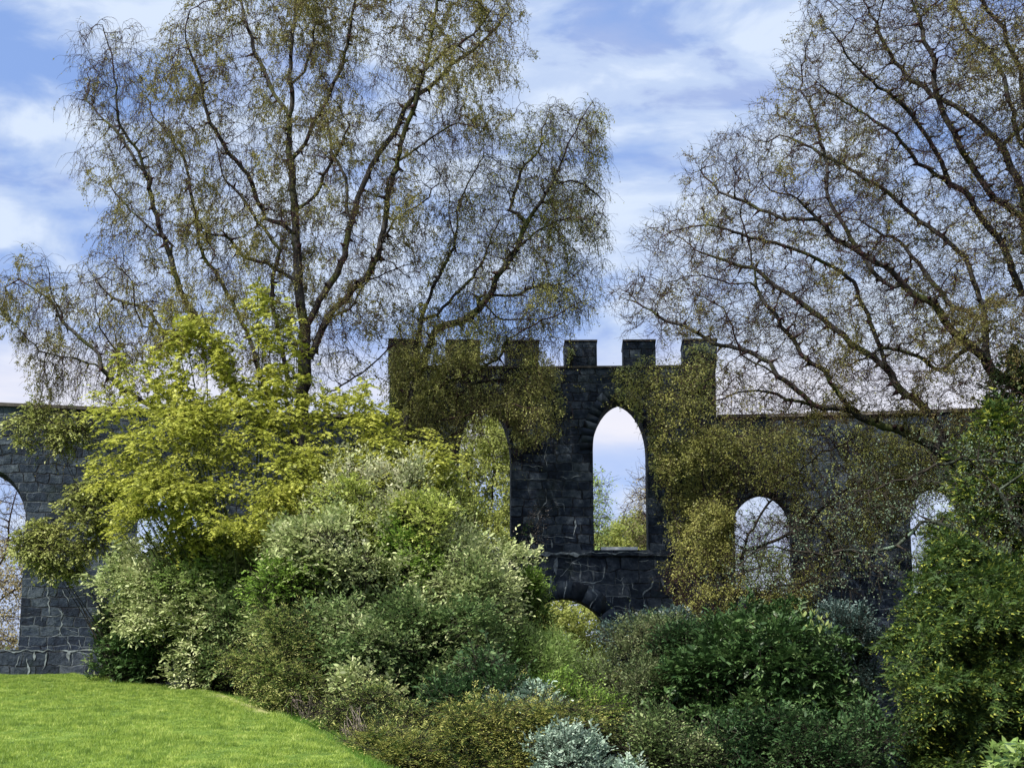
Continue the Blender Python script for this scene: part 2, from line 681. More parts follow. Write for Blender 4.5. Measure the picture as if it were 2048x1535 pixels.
def ground():
    gx = axis(-2500, 2500, -18, 14, 0.25)
    gy = axis(-300, 3000, 14, 47, 0.25)
    X, Y = np.meshgrid(gx, gy)
    x, y = X.ravel(), Y.ravel()
    V = np.stack([x, y, ground_z(x, y)], -1)
    nx, ny = len(gx), len(gy)
    i, j = np.meshgrid(np.arange(nx - 1), np.arange(ny - 1))
    b = (j * nx + i).ravel()
    F = np.stack([b, b + 1, b + nx + 1, b + nx], -1)
    m, N, L = new_mat('lawn_and_soil')
    out = N.new('ShaderNodeOutputMaterial')
    p = N.new('ShaderNodeBsdfPrincipled')
    p.inputs['Roughness'].default_value = 0.9
    p.inputs['Specular IOR Level'].default_value = 0.1
    geo = N.new('ShaderNodeNewGeometry')
    n = N.new('ShaderNodeTexNoise')
    n.inputs['Scale'].default_value = 1.3
    n.inputs['Detail'].default_value = 8
    n.inputs['Roughness'].default_value = 0.7
    L.new(geo.outputs['Position'], n.inputs['Vector'])
    r = N.new('ShaderNodeValToRGB')
    el = r.color_ramp.elements
    el.new(0.5)
    for e, (q, c) in zip(el, ((0.32, (0.025, 0.05, 0.010)), (0.5, (0.07, 0.12, 0.02)), (0.72, (0.16, 0.22, 0.045)))):
        e.position = q
        e.color = (*c, 1)
    L.new(n.outputs['Fac'], r.inputs[0])
    # soil beyond the lawn's edge: an attribute marks how far past the edge each spot lies
    at_ = N.new('ShaderNodeAttribute')
    at_.attribute_name = 'soil'
    mx = N.new('ShaderNodeMix')
    mx.data_type = 'RGBA'
    L.new(at_.outputs['Fac'], mx.inputs[0])
    L.new(r.outputs[0], mx.inputs[6])
    mx.inputs[7].default_value = (0.020, 0.022, 0.012, 1)
    at2 = N.new('ShaderNodeAttribute')
    at2.attribute_name = 'worn'
    mx2 = N.new('ShaderNodeMix')
    mx2.data_type = 'RGBA'
    L.new(at2.outputs['Fac'], mx2.inputs[0])
    L.new(mx.outputs[2], mx2.inputs[6])
    mx2.inputs[7].default_value = (0.42, 0.42, 0.20, 1)
    L.new(mx2.outputs[2], p.inputs['Base Color'])
    bp = N.new('ShaderNodeBump')
    bp.inputs['Strength'].default_value = 0.5
    bp.inputs['Distance'].default_value = 0.05
    L.new(n.outputs['Fac'], bp.inputs['Height'])
    L.new(bp.outputs[0], p.inputs['Normal'])
    L.new(p.outputs[0], out.inputs[0])
    o = mesh_np('ground', V, [F], m, smooth=True)
    s = np.clip((x - np.interp(y, EY, EX) - 0.2) / 1.0, 0, 1) * (y < 48) + np.clip((y - 42) / 2, 0, 1)
    a = o.data.attributes.new('soil', 'FLOAT', 'POINT')
    a.data.foreach_set('value', np.clip(s, 0, 1).astype(np.float32))
    a = o.data.attributes.new('worn', 'FLOAT', 'POINT')
    a.data.foreach_set('value', worn(x, y).astype(np.float32))
    o['kind'] = 'structure'


ground()

# ------------------------------------------------------------------ the ring wall
WC = np.array([1.17, 44.0 - 50.0])
WR = 50.0


def wall_uz(px, py, R=WR):
    """where the sight line through a photograph pixel meets the wall's inner face"""
    d = at(px, py, 1.0)
    dx, dy = d[..., 0], d[..., 1]
    a = dx * dx + dy * dy
    b = -2 * (dx * WC[0] + dy * WC[1])
    c = WC[0] ** 2 + WC[1] ** 2 - R * R
    t = (-b + np.sqrt(b * b - 4 * a * c)) / (2 * a)
    P = d * t[..., None]
    u = np.arctan2(P[..., 0] - WC[0], P[..., 1] - WC[1]) * WR
    return u, P[..., 2]


def U(px, py=1000):
    return float(wall_uz(np.array(px), np.array(py))[0])


def Z(py, px=1104):
    return float(wall_uz(np.array(px), np.array(py))[1])


def wpos(u, z, r):
    """u along the ring, z height, r distance behind the inner face (negative = proud)"""
    th = np.asarray(u) / WR
    return np.stack([WC[0] + (WR + r) * np.sin(th), WC[1] + (WR + r) * np.cos(th), np.asarray(z) + 0 * th], -1)


class Opening:
    def __init__(s, u0, u1, zsill, zspring, zcrown):
        s.u0, s.u1, s.zs, s.zp, s.zc = u0, u1, zsill, zspring, zcrown
        s.c = (u0 + u1) / 2
        s.w = (u1 - u0) / 2
        h = zcrown - zspring
        s.h = h
        s.r = (h * h + s.w * s.w) / (2 * s.w) if h >= s.w else None

    def top(s, u):
        x = min(abs(u - s.c), s.w)
        el = s.h * math.sqrt(max(0, 1 - (x / s.w) ** 2))
        if s.r is None:
            return s.zp + el
        return s.zp + 0.6 * el + 0.4 * math.sqrt(max(0, s.r ** 2 - (x + s.r - s.w) ** 2))

    def stations(s):
        t = np.sin(np.linspace(-pi / 2, pi / 2, 19))
        return list(s.c + s.w * t) + [s.c]


def disp(u, z):
    q = np.stack([u, z, np.zeros_like(u)], -1)
    return (vnoise(q, 1.6, 3) - 0.5) * 0.035 + (vnoise(q, 0.5, 4) - 0.5) * 0.04


def wall_part(name, u0, u1, zbot, ztop, ops, rf, rb, mat, parent, ustep=0.3, zstep=0.35, rough=1.0, jit=0.0):
    """a stretch of ring wall between two angles with arched openings through it"""
    st = list(np.arange(u0, u1, ustep)) + [u1]
    for o in ops:
        st += [s for s in o.stations() if u0 <= s <= u1]
    st = sorted(set(round(s, 4) for s in st))
    st = [s for i, s in enumerate(st) if i == 0 or s - st[i - 1] > 1e-3]
    VU, VZ, VR, F, UV = [], [], [], [], []

    def vert(u, z, r):
        VU.append(u); VZ.append(z); VR.append(r)
        return len(VU) - 1

    def quad(pts):
        i = [vert(*p) for p in pts]
        F.append(i)

    def levels(a0, a1, b0, b1):
        n = max(1, int(round(max(b0 - a0, b1 - a1) / zstep)))
        return [((a0 + (b0 - a0) * k / n), (a1 + (b1 - a1) * k / n)) for k in range(n + 1)]
    zt = ztop if callable(ztop) else (lambda u: ztop)
    solid_prev = None
    for a, b in zip(st[:-1], st[1:]):
        mid = (a + b) / 2
        here = sorted([o for o in ops if o.u0 < mid < o.u1], key=lambda o: o.zs)
        lo0 = lo1 = zbot
        runs = []
        for o in here:
            runs.append((lo0, lo1, max(o.zs, zbot), max(o.zs, zbot)))
            lo0, lo1 = o.top(a), o.top(b)
            # soffit
            quad([(a, lo0, rf), (a, lo0, rb), (b, lo1, rb), (b, lo1, rf)])
            if o.zs > zbot:
                quad([(a, o.zs, rf), (b, o.zs, rf), (b, o.zs, rb), (a, o.zs, rb)])
        runs.append((lo0, lo1, zt(a), zt(b)))
        quad([(a, zt(a), rf), (b, zt(b), rf), (b, zt(b), rb), (a, zt(a), rb)])
        for r0, r1, t0, t1 in runs:
            if max(t0 - r0, t1 - r1) < 1e-3:
                continue
            lv = levels(r0, r1, t0, t1)
            for (p0, p1), (q0, q1) in zip(lv[:-1], lv[1:]):
                quad([(a, p0, rf), (b, p1, rf), (b, q1, rf), (a, q0, rf)])
            quad([(b, r1, rb), (a, r0, rb), (a, t0, rb), (b, t1, rb)])
    for o in ops:                                   # jambs
        for uu, sgn in ((o.u0, 1), (o.u1, -1)):
            if uu < u0 or uu > u1:
                continue
            zl = np.arange(max(o.zs, zbot), o.zp, zstep).tolist() + [o.zp]
            for p, q in zip(zl[:-1], zl[1:]):
                pts = [(uu, p, rf), (uu, q, rf), (uu, q, rb), (uu, p, rb)]
                quad(pts if sgn > 0 else pts[::-1])
    for uu, flip in ((u0, 0), (u1, 1)):
        if not any(o.u0 < uu < o.u1 for o in ops):
            pts = [(uu, zbot, rf), (uu, zt(uu), rf), (uu, zt(uu), rb), (uu, zbot, rb)]
            quad(pts if flip else pts[::-1])
    VU, VZ, VR = np.array(VU), np.array(VZ), np.array(VR)
    dd = disp(VU, VZ) * rough
    front = VR == rf
    R = VR + np.where(front, dd, 0)
    if jit:
        k3 = np.stack([VU, VZ, VR], -1)
        VU = VU + (vnoise(k3, 4.0, 71) - 0.5) * jit
        VZ = VZ + (vnoise(k3, 3.5, 72) - 0.5) * jit * (VZ > zbot + 0.3)
    P = wpos(VU, VZ, R)
    uvu = VU + np.where(front, 0, VR * 1.0)
    # flat faces (soffits, jambs) read the rubble along their depth
    uv = np.stack([uvu, VZ + VR * 0.37], -1)
    o = mesh_np(name, P, [np.array(F)], mat, parent, uv=uv)
    return o


TH = 1.55
zside = Z(836, 1440)
ztow = Z(733)
zmer = Z(684)
zledge = Z(1101)
uL, uR = U(780, 760), U(1431, 760)
op_tall_l = Opening(U(917, 1050), U(1022, 1050), zledge, Z(915), Z(795))
op_tall_r = Opening(U(1187, 1050), U(1296, 1050), zledge, Z(900), Z(796))
op_low = Opening(U(1035, 1250), U(1222, 1250), -6.2, Z(1300), Z(1195))
ups = []
for cx_, hw, crown, spring, sill in ((-28, 76, 936, 1040, 1298), (332, 60, 960, 1050, 1298), (682, 58, 975, 1045, 1298),
                                     (1527, 57, 982, 1050, 1185), (1875, 52, 968, 1040, 1185), (2215, 60, 955, 1030, 1185)):
    ups.append(Opening(U(cx_ - hw, 1100), U(cx_ + hw, 1100), Z(sill, cx_), Z(spring, cx_), Z(crown, cx_)))
castle = thing('castle_wall', 'dark rubble stone ring wall with arched openings and a battlemented middle', 'castle wall', wpos(0, -4.5, 0.7))
U0, U1 = U(-420, 900), U(2480, 900)
zl = Z(1298, 40)
wall_part('side_wall', U0, uL, -6.5, zside, ups[:3], 0.0, TH, M['stone'], castle)
wall_part('side_wall', uR, U1, -6.5, zside, ups[3:], 0.0, TH, M['stone'], castle)
wall_part('gate_wall', uL + 0.003, uR - 0.003, zledge - 0.004 - 9, ztow, [op_tall_l, op_tall_r, op_low], -0.10, TH + 0.06, M['stone'], castle)
# a base course, proud of the wall above it
wall_part('base_course', U(600, 1200), U(1760, 1200), -6.4, zledge, [op_low], -0.30, -0.103, M['stone_base'], castle, zstep=0.3) if False else None
wall_part('base_course', U(905, 1200), U(1345, 1200), -6.4, zledge - 0.02, [op_low], -0.28, -0.06, M['stone_base'], castle, zstep=0.3)
wall_part('ledge', U(1008, 1108), U(1350, 1108), zledge - 0.17, zledge + 0.004, [], -0.36, -0.03, M['stone_base'], castle, ustep=0.12, zstep=0.1, jit=0.05)
wall_part('plinth', U0, U(740, 1200), -4.4, zl, [], -0.27, 0.03, M['stone_base'], castle, zstep=0.3)
# copings
wall_part('coping', U0, uL - 0.02, zside + 0.003, zside + 0.10, [], -0.07, TH + 0.07, M['coping'], castle, ustep=0.3, rough=0.6, jit=0.04)
wall_part('coping', uR + 0.02, U1, zside + 0.003, zside + 0.10, [], -0.07, TH + 0.07, M['coping'], castle, ustep=0.3, rough=0.6, jit=0.04)
# merlons
for a, b in ((778, 841), (893, 960), (1012, 1077), (1130, 1193), (1247, 1311), (1366, 1433)):
    ua, ub = U(a, 705), U(b, 705)
    mo = wall_part('merlon', ua, ub, ztow + 0.003, zmer, [], -0.095, TH + 0.05, M['stone'], castle, ustep=0.12, zstep=0.12, jit=0.07)
    wall_part('merlon_cap', ua - 0.02, ub + 0.02, zmer + 0.003, zmer + 0.05, [], -0.12, TH + 0.08, M['coping'], mo, ustep=0.12, rough=0.3, jit=0.05)
# coping between the merlons
wall_part('parapet_cap', uL - 0.01, uR + 0.01, ztow - 0.06, ztow + 0.001, [], -0.135, -0.09, M['coping'], castle, ustep=0.5, rough=0.2)


def arch_stones(op, rf, parent, n=21, wdt=0.27, quoins=True):
    """dressed wedge stones round an opening, standing a little proud of the rubble"""
    rng = np.random.default_rng(int(abs(op.c) * 100) + 7)
    pts = []
    L = 60
    us = op.c + op.w * np.sin(np.linspace(-pi / 2, pi / 2, L))
    pts = np.array([(u, op.top(u)) for u in us])
    seg = np.r_[0, np.cumsum(np.hypot(*np.diff(pts, axis=0).T))]
    V, F, UVs = [], [], []

    def block(c4, r0):
        b = len(V)
        for r in (r0, rf + 0.05):
            for (u, z) in c4:
                V.append((u, z, r))
        F.extend([[b, b + 1, b + 2, b + 3], [b, b + 4, b + 5, b + 1], [b + 1, b + 5, b + 6, b + 2], [b + 2, b + 6, b + 7, b + 3], [b + 3, b + 7, b + 4, b]])
    g = 0.004
    for k in range(n):
        s0, s1 = seg[-1] * k / n + g, seg[-1] * (k + 1) / n - g
        q = [np.array([np.interp(s, seg, pts[:, 0]), np.interp(s, seg, pts[:, 1])]) for s in (s0, s1)]
        nn = []
        for sv_ in (s0, s1):
            a_, b_ = max(sv_ - 0.04, 0), min(sv_ + 0.04, seg[-1])
            t = np.array([np.interp(b_, seg, pts[:, 0]) - np.interp(a_, seg, pts[:, 0]), np.interp(b_, seg, pts[:, 1]) - np.interp(a_, seg, pts[:, 1])])
            t /= np.linalg.norm(t)
            nn.append(np.array([-t[1], t[0]]))
        w = wdt * rng.uniform(0.94, 1.06)
        block([q[0], q[1], q[1] + nn[1] * w, q[0] + nn[0] * w], rf - rng.uniform(0.022, 0.034))
    if quoins:
        for uu, sg in ((op.u0, -1), (op.u1, 1)):
            z, k = op.zs, 0
            while z < op.zp - 0.1:
                h = min(rng.uniform(0.28, 0.42), op.zp - z)
                w = (0.36 if k % 2 else 0.22) * rng.uniform(0.9, 1.1)
                c4 = [(uu, z + g), (uu + sg * w, z + g), (uu + sg * w, z + h - g), (uu, z + h - g)]
                block(c4 if sg > 0 else c4[::-1], rf - rng.uniform(0.026, 0.032))
                z += h
                k += 1
    V = np.array(V)
    P = wpos(V[:, 0], V[:, 1], V[:, 2])
    uv = V[:, :2] * 0.15 + np.repeat(np.arange(len(V) // 8), 8)[:, None] * np.array([0.9, 0.31])
    return mesh_np('arch_surround', P, [np.array(F)], M['stone'], parent, uv=uv)


arch_stones(op_tall_l, -0.10, castle, n=19, wdt=0.36, quoins=False)
arch_stones(op_tall_r, -0.10, castle, n=19, wdt=0.36, quoins=False)
arch_stones(op_low, -0.28, castle, n=13, wdt=0.5, quoins=False)

# pale runs of lime, traced along the joints: (pixel polyline, width in px, how proud the stone under it stands)
RUNS = [
    ([(104, 1155), (95, 1170), (93, 1190), (100, 1197), (98, 1215), (97, 1228)], 2, 0), ([(119, 1216), (122, 1230), (122, 1265), (128, 1272), (138, 1285), (141, 1298)], 3, 0),
    ([(138, 1228), (122, 1229), (85, 1231), (83, 1241)], 1.6, 0), ([(125, 1178), (128, 1190), (138, 1203)], 1.6, 0), ([(161, 1205), (162, 1230)], 2, 0),
    ([(130, 1258), (160, 1266)], 1.4, 0), ([(95, 1285), (94, 1298)], 2, 0), ([(199, 1100), (196, 1125), (202, 1140)], 2.2, 0), ([(49, 1194), (70, 1194)], 1.4, 0), ([(122, 1265), (102, 1273)], 1.4, 0),
    ([(33, 1228), (60, 1226)], 1.2, 0), ([(157, 1278), (164, 1297)], 1.6, 0), ([(130, 1171), (165, 1170)], 1.4, 0), ([(63, 1168), (63, 1180)], 1.4, 0), ([(37, 1272), (37, 1295)], 2, 0),
    ([(94, 1302), (92, 1312), (85, 1341)], 2.4, .27), ([(52, 1316), (54, 1333), (57, 1340), (53, 1349)], 4, .27), ([(137, 1301), (138, 1327)], 7, .27), ([(70, 1302), (70, 1320)], 5, .27),
    ([(0, 1299), (25, 1304), (45, 1298), (70, 1301), (100, 1299), (140, 1301), (170, 1299), (205, 1300)], 2.4, .27), ([(36, 1310), (34, 1330), (36, 1346)], 2, .27),
    ([(1030, 1105), (1060, 1108), (1090, 1107), (1115, 1105), (1140, 1108), (1170, 1107)], 8, .375), ([(1170, 1104), (1230, 1105), (1300, 1104)], 2, .375), ([(1114, 1112), (1113, 1125), (1111, 1150)], 6, .29), ([(1109, 1125), (1106, 1145)], 2, .28),
    ([(1165, 1108), (1157, 1118), (1145, 1125), (1128, 1145), (1120, 1152)], 2, .28), ([(1158, 1122), (1161, 1140), (1160, 1160), (1164, 1170), (1157, 1190), (1153, 1203)], 3, .28),
    ([(1209, 1133), (1208, 1150), (1205, 1160), (1190, 1166), (1165, 1163), (1150, 1160)], 2.2, .28), ([(1102, 1149), (1103, 1165), (1101, 1180), (1100, 1197)], 4.5, .33), ([(1133, 1160), (1130, 1185), (1129, 1198)], 2.4, .33),
    ([(1185, 1170), (1187, 1182), (1193, 1190), (1185, 1205), (1180, 1216)], 2.6, .33), ([(1193, 1190), (1205, 1205), (1225, 1212), (1235, 1212), (1250, 1216), (1290, 1222)], 1.8, .28),
    ([(1240, 1152), (1247, 1170), (1245, 1190), (1246, 1200)], 2.2, .28), ([(1228, 1155), (1240, 1161), (1247, 1152)], 1.8, .28), ([(1262, 1165), (1265, 1175), (1275, 1182)], 2, .28),
    ([(1305, 1160), (1303, 1172), (1290, 1180), (1286, 1190), (1288, 1205), (1297, 1215)], 2.8, .28), ([(1322, 1155), (1327, 1168), (1334, 1177)], 3.4, .28),
    ([(1087, 1045), (1085, 1075), (1083, 1100)], 3, .1), ([(1093, 975), (1093, 1002), (1085, 1015), (1077, 1028), (1078, 1040)], 2.2, .1), ([(1097, 1000), (1128, 1008), (1130, 1022)], 1.8, .1),
    ([(1063, 1082), (1062, 1100)], 5, .1), ([(1101, 1078), (1103, 1095)], 5, .1), ([(1150, 1035), (1148, 1072)], 4, .1), ([(1160, 1042), (1160, 1062)], 4, .1), ([(1085, 1073), (1115, 1072), (1150, 1076)], 2.4, .1),
    ([(1035, 933), (1060, 931), (1085, 934)], 2, .1), ([(1120, 955), (1140, 955), (1165, 951)], 4, .1), ([(1030, 958), (1110, 957)], 1.6, .1), ([(1095, 880), (1090, 905), (1094, 935)], 1.4, .1), ([(1130, 1122), (1165, 1128), (1200, 1133)], 1.6, .28),
    ([(1290, 1222), (1292, 1240)], 2, .28), ([(1068, 1140), (1060, 1152)], 1.6, .28), ([(1220, 1190), (1222, 1213)], 1.6, .28), ([(1245, 1216), (1247, 1232)], 1.6, .28), ([(1278, 1120), (1300, 1118)], 1.6, .28),
]


def lime():
    rng = np.random.default_rng(4)
    V, F = [], []
    for pl, wd, pr in RUNS:
        pl = np.array(pl, float)
        u, z = wall_uz(pl[:, 0], pl[:, 1], WR - pr)
        s = np.r_[0, np.cumsum(np.hypot(np.diff(u), np.diff(z)))]
        n = max(3, int(s[-1] / 0.035))
        t = np.linspace(0, s[-1], n)
        uu, zz = np.interp(t, s, u), np.interp(t, s, z)
        tang = nrm(np.stack([np.gradient(uu), np.gradient(zz)], -1))
        nn = np.stack([-tang[:, 1], tang[:, 0]], -1)
        q = np.stack([uu, zz, 0 * uu + wd], -1)
        wob = (vnoise(q, 7, 11) - 0.5) * 0.11 + (vnoise(q, 17, 13) - 0.5) * 0.03
        wob = wob * 0.7
        wd = wd * (0.75 if pr < 0.2 else 1.15)
        w = wd / 68 * 0.42 * np.clip(-0.35 + 2.1 * vnoise(q, 6, 12), 0.08, 1.4) * np.clip(np.minimum(np.arange(n), np.arange(n)[::-1]) / 3 + 0.25, 0, 1)
        cu, cz = uu + nn[:, 0] * wob, zz + nn[:, 1] * wob
        b = len(V)
        for k in range(n):
            for sg in (-1, 1):
                V.append((cu[k] + sg * nn[k, 0] * w[k], cz[k] + sg * nn[k, 1] * w[k], -pr))
        for k in range(n - 1):
            F.append([b + 2 * k, b + 2 * k + 1, b + 2 * k + 3, b + 2 * k + 2])
    V = np.array(V)
    P = wpos(V[:, 0], V[:, 1], V[:, 2] + disp(V[:, 0], V[:, 1]) - 0.012)
    mesh_np('lime_crust', P, [np.array(F)], M['lime'], castle)


lime()
# pale slabs lying on the two tall sills
for a, b in ((928, 1001), (1203, 1276)):
    zc = zledge
    V, F = [], []
    u0_, u1_ = U(a, 1097), U(b, 1097)
    us = np.linspace(u0_, u1_, 6)
    wall_part('sill_slab', u0_ - 0.0, u1_, zc + 0.004, Z(1092), [], 0.25, 1.2, M['slab'], castle, ustep=0.3, rough=0.0)

print('wall', round(time.time() - T0, 2))


# ------------------------------------------------------------------ growing trees
def colonize(P, par, A, step, infl, kill, iters, rng, trop=(0, 0, 0), max_child=3, jit=0.25):
    P = np.asarray(P, np.float32)
    par = np.asarray(par, int)
    A = np.asarray(A, np.float32)
    nc = np.zeros(len(P), int)
    nd = np.full(len(A), 1e9, np.float32)
    ni = np.zeros(len(A), int)

    def upd(i0, i1):
        nonlocal nd, ni
        for s in range(i0, i1, 1500):
            e = min(i1, s + 1500)
            Q = P[s:e]
            D = (A * A).sum(1)[:, None] + (Q * Q).sum(1)[None] - 2 * A @ Q.T
            k = D.argmin(1)
            d = D[np.arange(len(A)), k]
            m = d < nd
            nd[m] = d[m]
            ni[m] = k[m] + s
    upd(0, len(P))
    trop = np.array(trop, np.float32)
    for it in range(iters):
        keep = nd > kill * kill
        A, nd, ni = A[keep], nd[keep], ni[keep]
        if not len(A):
            break
        act = nd < infl * infl
        if not act.any():
            act = nd < (infl * 3) ** 2
        d = nrm(A[act] - P[ni[act]])
        S = np.zeros((len(P), 3), np.float32)
        np.add.at(S, ni[act], d)
        c = np.bincount(ni[act], minlength=len(P))
        g = np.nonzero((c > 0) & (nc < max_child))[0]
        if not len(g):
            break
        dirn = nrm(nrm(S[g]) + trop + rng.normal(0, jit, (len(g), 3)))
        new = (P[g] + dirn * step).astype(np.float32)
        nc[g] += 1
        i0 = len(P)
        P = np.concatenate([P, new])
        par = np.concatenate([par, g])
        nc = np.concatenate([nc, np.zeros(len(g), int)])
        upd(i0, len(P))
    return P.astype(float), par


def limbs(spec, Y0, rng, step, wig=0.035):
    """spec: list of (pixel polyline, depth change at its end). First is the trunk. -> nodes, parents"""
    P = np.zeros((0, 3))
    par = []
    for k, (pl, dY) in enumerate(spec):
        pl = np.array(pl, float)
        s = np.r_[0, np.cumsum(np.hypot(*np.diff(pl, axis=0).T))]
        n = max(2, int(s[-1] / (step * FPX / Y0)))
        t = np.linspace(0, s[-1], n + 1)
        x, y = np.interp(t, s, pl[:, 0]), np.interp(t, s, pl[:, 1])
        if k == 0:
            Ys, p0 = Y0, -1
        else:
            qx, qy = pix(P)
            p0 = int(np.hypot(qx - x[0], qy - y[0]).argmin())
            Ys = P[p0, 1]
        Y = Ys + dY * (t / s[-1]) ** 1.3
        Q = at(x, y, Y)
        w = np.cumsum(rng.normal(0, 1, Q.shape), 0)
        w = w - w[-1] * (t / s[-1])[:, None]
        Q = Q + w * wig * step / 0.22
        if k > 0:
            Q = Q[1:]
        i0 = len(P)
        P = np.concatenate([P, Q])
        par += [p0] + list(range(i0, i0 + len(Q) - 1))
    return P, np.array(par)


def radii(par, rtip, expo, n, extra=None):
    R = np.zeros(n)
    ch = np.bincount(par[par >= 0], minlength=n)
    acc = np.where(ch == 0, rtip ** expo, 0.0)
    if extra is not None:
        acc = acc + extra * rtip ** expo
    for i in range(n - 1, -1, -1):            # children always come after their parents
        if par[i] >= 0:
            acc[par[i]] += acc[i]
    return acc ** (1 / expo)


def twig_chains(B, D0, nseg, seg, grav, rng, jit=0.25, fork=0.0):
    """from each base B in direction D0 -> positions (n, nseg+1, 3)"""
    n = len(B)
    Q = np.zeros((n, nseg + 1, 3))
    Q[:, 0] = B
    d = nrm(D0)
    sg = seg * rng.uniform(0.6, 1.3, (n, 1))
    for k in range(nseg):
        d = nrm(d + np.array([0, 0, -grav]) + rng.normal(0, jit, (n, 3)))
        Q[:, k + 1] = Q[:, k] + d * sg
    return Q


def append_chains(P, par, R, base_idx, Q, r0, r1):
    n, m, _ = Q.shape
    i0 = len(P)
    idx = i0 + np.arange(n * (m - 1)).reshape(n, m - 1)
    p = np.concatenate([base_idx[:, None], idx[:, :-1]], 1)
    P = np.concatenate([P, Q[:, 1:].reshape(-1, 3)])
    par = np.concatenate([par, p.ravel()])
    R = np.concatenate([R, np.tile(np.linspace(r0, r1, m - 1), n)])
    return P, par, R, idx


def birch(root, spec, Y0, crowns, seed, barkm, twigm, leafm, natt, ntwig, twig, leaf, step=0.21, split_r=0.022, rtip=0.0062, expo=2.35, thin=None, boost=None, trop=(0, 0, 0.05), thick=1.0):
    rng = np.random.default_rng(seed)
    P, par = limbs(spec, Y0, rng, step)
    A = []
    for poly, n, depth in crowns:
        q = poly_pts(poly, int(n * natt), rng)
        e = np.clip(edge_dist(q[:, 0], q[:, 1], poly) / (FPX / Y0) / 2.2, 0, 1)
        h = depth * np.sqrt(1 - (1 - e) ** 2)
        a = at(q[:, 0], q[:, 1], Y0 + h * rng.uniform(-1, 1, len(q)))
        keep = vnoise(a, 0.7, seed) > rng.uniform(0.12, 0.55, len(a))
        if thin is not None:
            keep &= thin(q[:, 0], q[:, 1], rng)
        A.append(a[keep])
    A = np.concatenate(A)
    n0 = len(P)
    P, par = colonize(P, par, A, step, 2.6, step * 1.35, 90, rng, trop)
    j = rng.normal(0, step * 0.13, P.shape)
    P[n0:] += j[n0:]
    nt = int(ntwig)
    R = radii(par, rtip, expo, len(P))
    small = np.nonzero(R < 0.03)[0]
    base = rng.choice(small, nt)
    pd = nrm(P[base] - P[par[base]])
    d0 = nrm(pd * twig.get('fwd', 0.6) + rng.normal(0, 0.8, (nt, 3)) + np.array([0, 0, twig.get('up', 0.2)]))
    Q = twig_chains(P[base], d0, twig['n'], twig['seg'], twig['grav'], rng, twig.get('jit', 0.25))
    P2, par2, R2, idx = append_chains(P, par, R, base, Q, rtip * 0.85, rtip * 0.42)
    # side twiglets
    if twig.get('side', 0):
        ns = int(nt * twig['side'])
        pick = rng.choice(idx[:, :-1].ravel(), ns)
        dd = nrm(P2[pick] - P2[par2[pick]]) * 0.7 + rng.normal(0, 0.7, (ns, 3))
        Q2 = twig_chains(P2[pick], dd, 3, twig['seg'] * 0.6, twig['grav'] * 0.8, rng, 0.2)
        P2, par2, R2, idx2 = append_chains(P2, par2, R2, pick, Q2, rtip * 0.6, rtip * 0.36)
        tipn = np.concatenate([idx.ravel(), idx2.ravel()])
    else:
        tipn = idx.ravel()
    R = R * np.where(R > 0.028, thick, 1.0)
    R2[:len(R)] = R
    big = R >= split_r
    # trunk object = thick wood; crown object = the thin wood, leaves are its sub-part
    sub = np.nonzero(big)[0]
    remap = np.full(len(P), -1)
    remap[sub] = np.arange(len(sub))
    tp = np.where(par[sub] >= 0, remap[np.maximum(par[sub], 0)], -1)
    tubes(P[sub], tp, R[sub], 'trunk', barkm, root)
    # thin wood
    keep = np.ones(len(P2), bool)
    keep[:len(P)] = ~big
    need = keep.copy()
    need[par2[keep & (par2 >= 0)]] = True
    sub = np.nonzero(need)[0]
    remap = np.full(len(P2), -1)
    remap[sub] = np.arange(len(sub))
    tp = np.where(keep[sub] & (par2[sub] >= 0), remap[np.maximum(par2[sub], 0)], -1)
    crown = tubes(P2[sub], tp, R2[sub], 'crown', twigm, root)
    lpar = crown
    # leaves on the twigs
    nl = leaf['n']
    w = np.ones(len(tipn))
    if boost is not None:
        x, y = pix(P2[tipn])
        w = boost(x, y, P2[tipn])
    pick = rng.choice(tipn, nl, p=w / w.sum())
    B = P2[pick]
    pp = P2[par2[pick]]
    t = rng.uniform(0, 1, (nl, 1))
    pos = pp + (B - pp) * t + rng.normal(0, leaf.get('spread', 0.02), (nl, 3))
    D = nrm(B - pp) * 0.4 + rng.normal(0, 0.6, (nl, 3)) + np.array([0, 0, -leaf.get('hang', 0.4)])
    Nn = rng.normal(0, 1, (nl, 3)) + np.array([-0.3, -0.6, 0.5])
    Ls = leaf['size'] * rng.uniform(0.6, 1.35, nl)
    leaves(pos, D, Nn, Ls, Ls * leaf.get('wr', 0.75), 'rhomb', 'foliage', leafm, lpar)
    print(root.name, 'nodes', len(P), 'edges', len(P2), round(time.time() - T0, 2))
    return P, par, R


M['leaf_birch'] = leaf_mat('birch_leaf', [(0.085, 0.062, 0.028), (0.14, 0.125, 0.036), (0.21, 0.205, 0.052), (0.32, 0.31, 0.085)], 0.40, 0.5)
M['leaf_birch_d'] = leaf_mat('birch_leaf_dull', [(0.085, 0.055, 0.034), (0.13, 0.105, 0.036), (0.18, 0.18, 0.05), (0.27, 0.27, 0.08)], 0.40, 0.5)

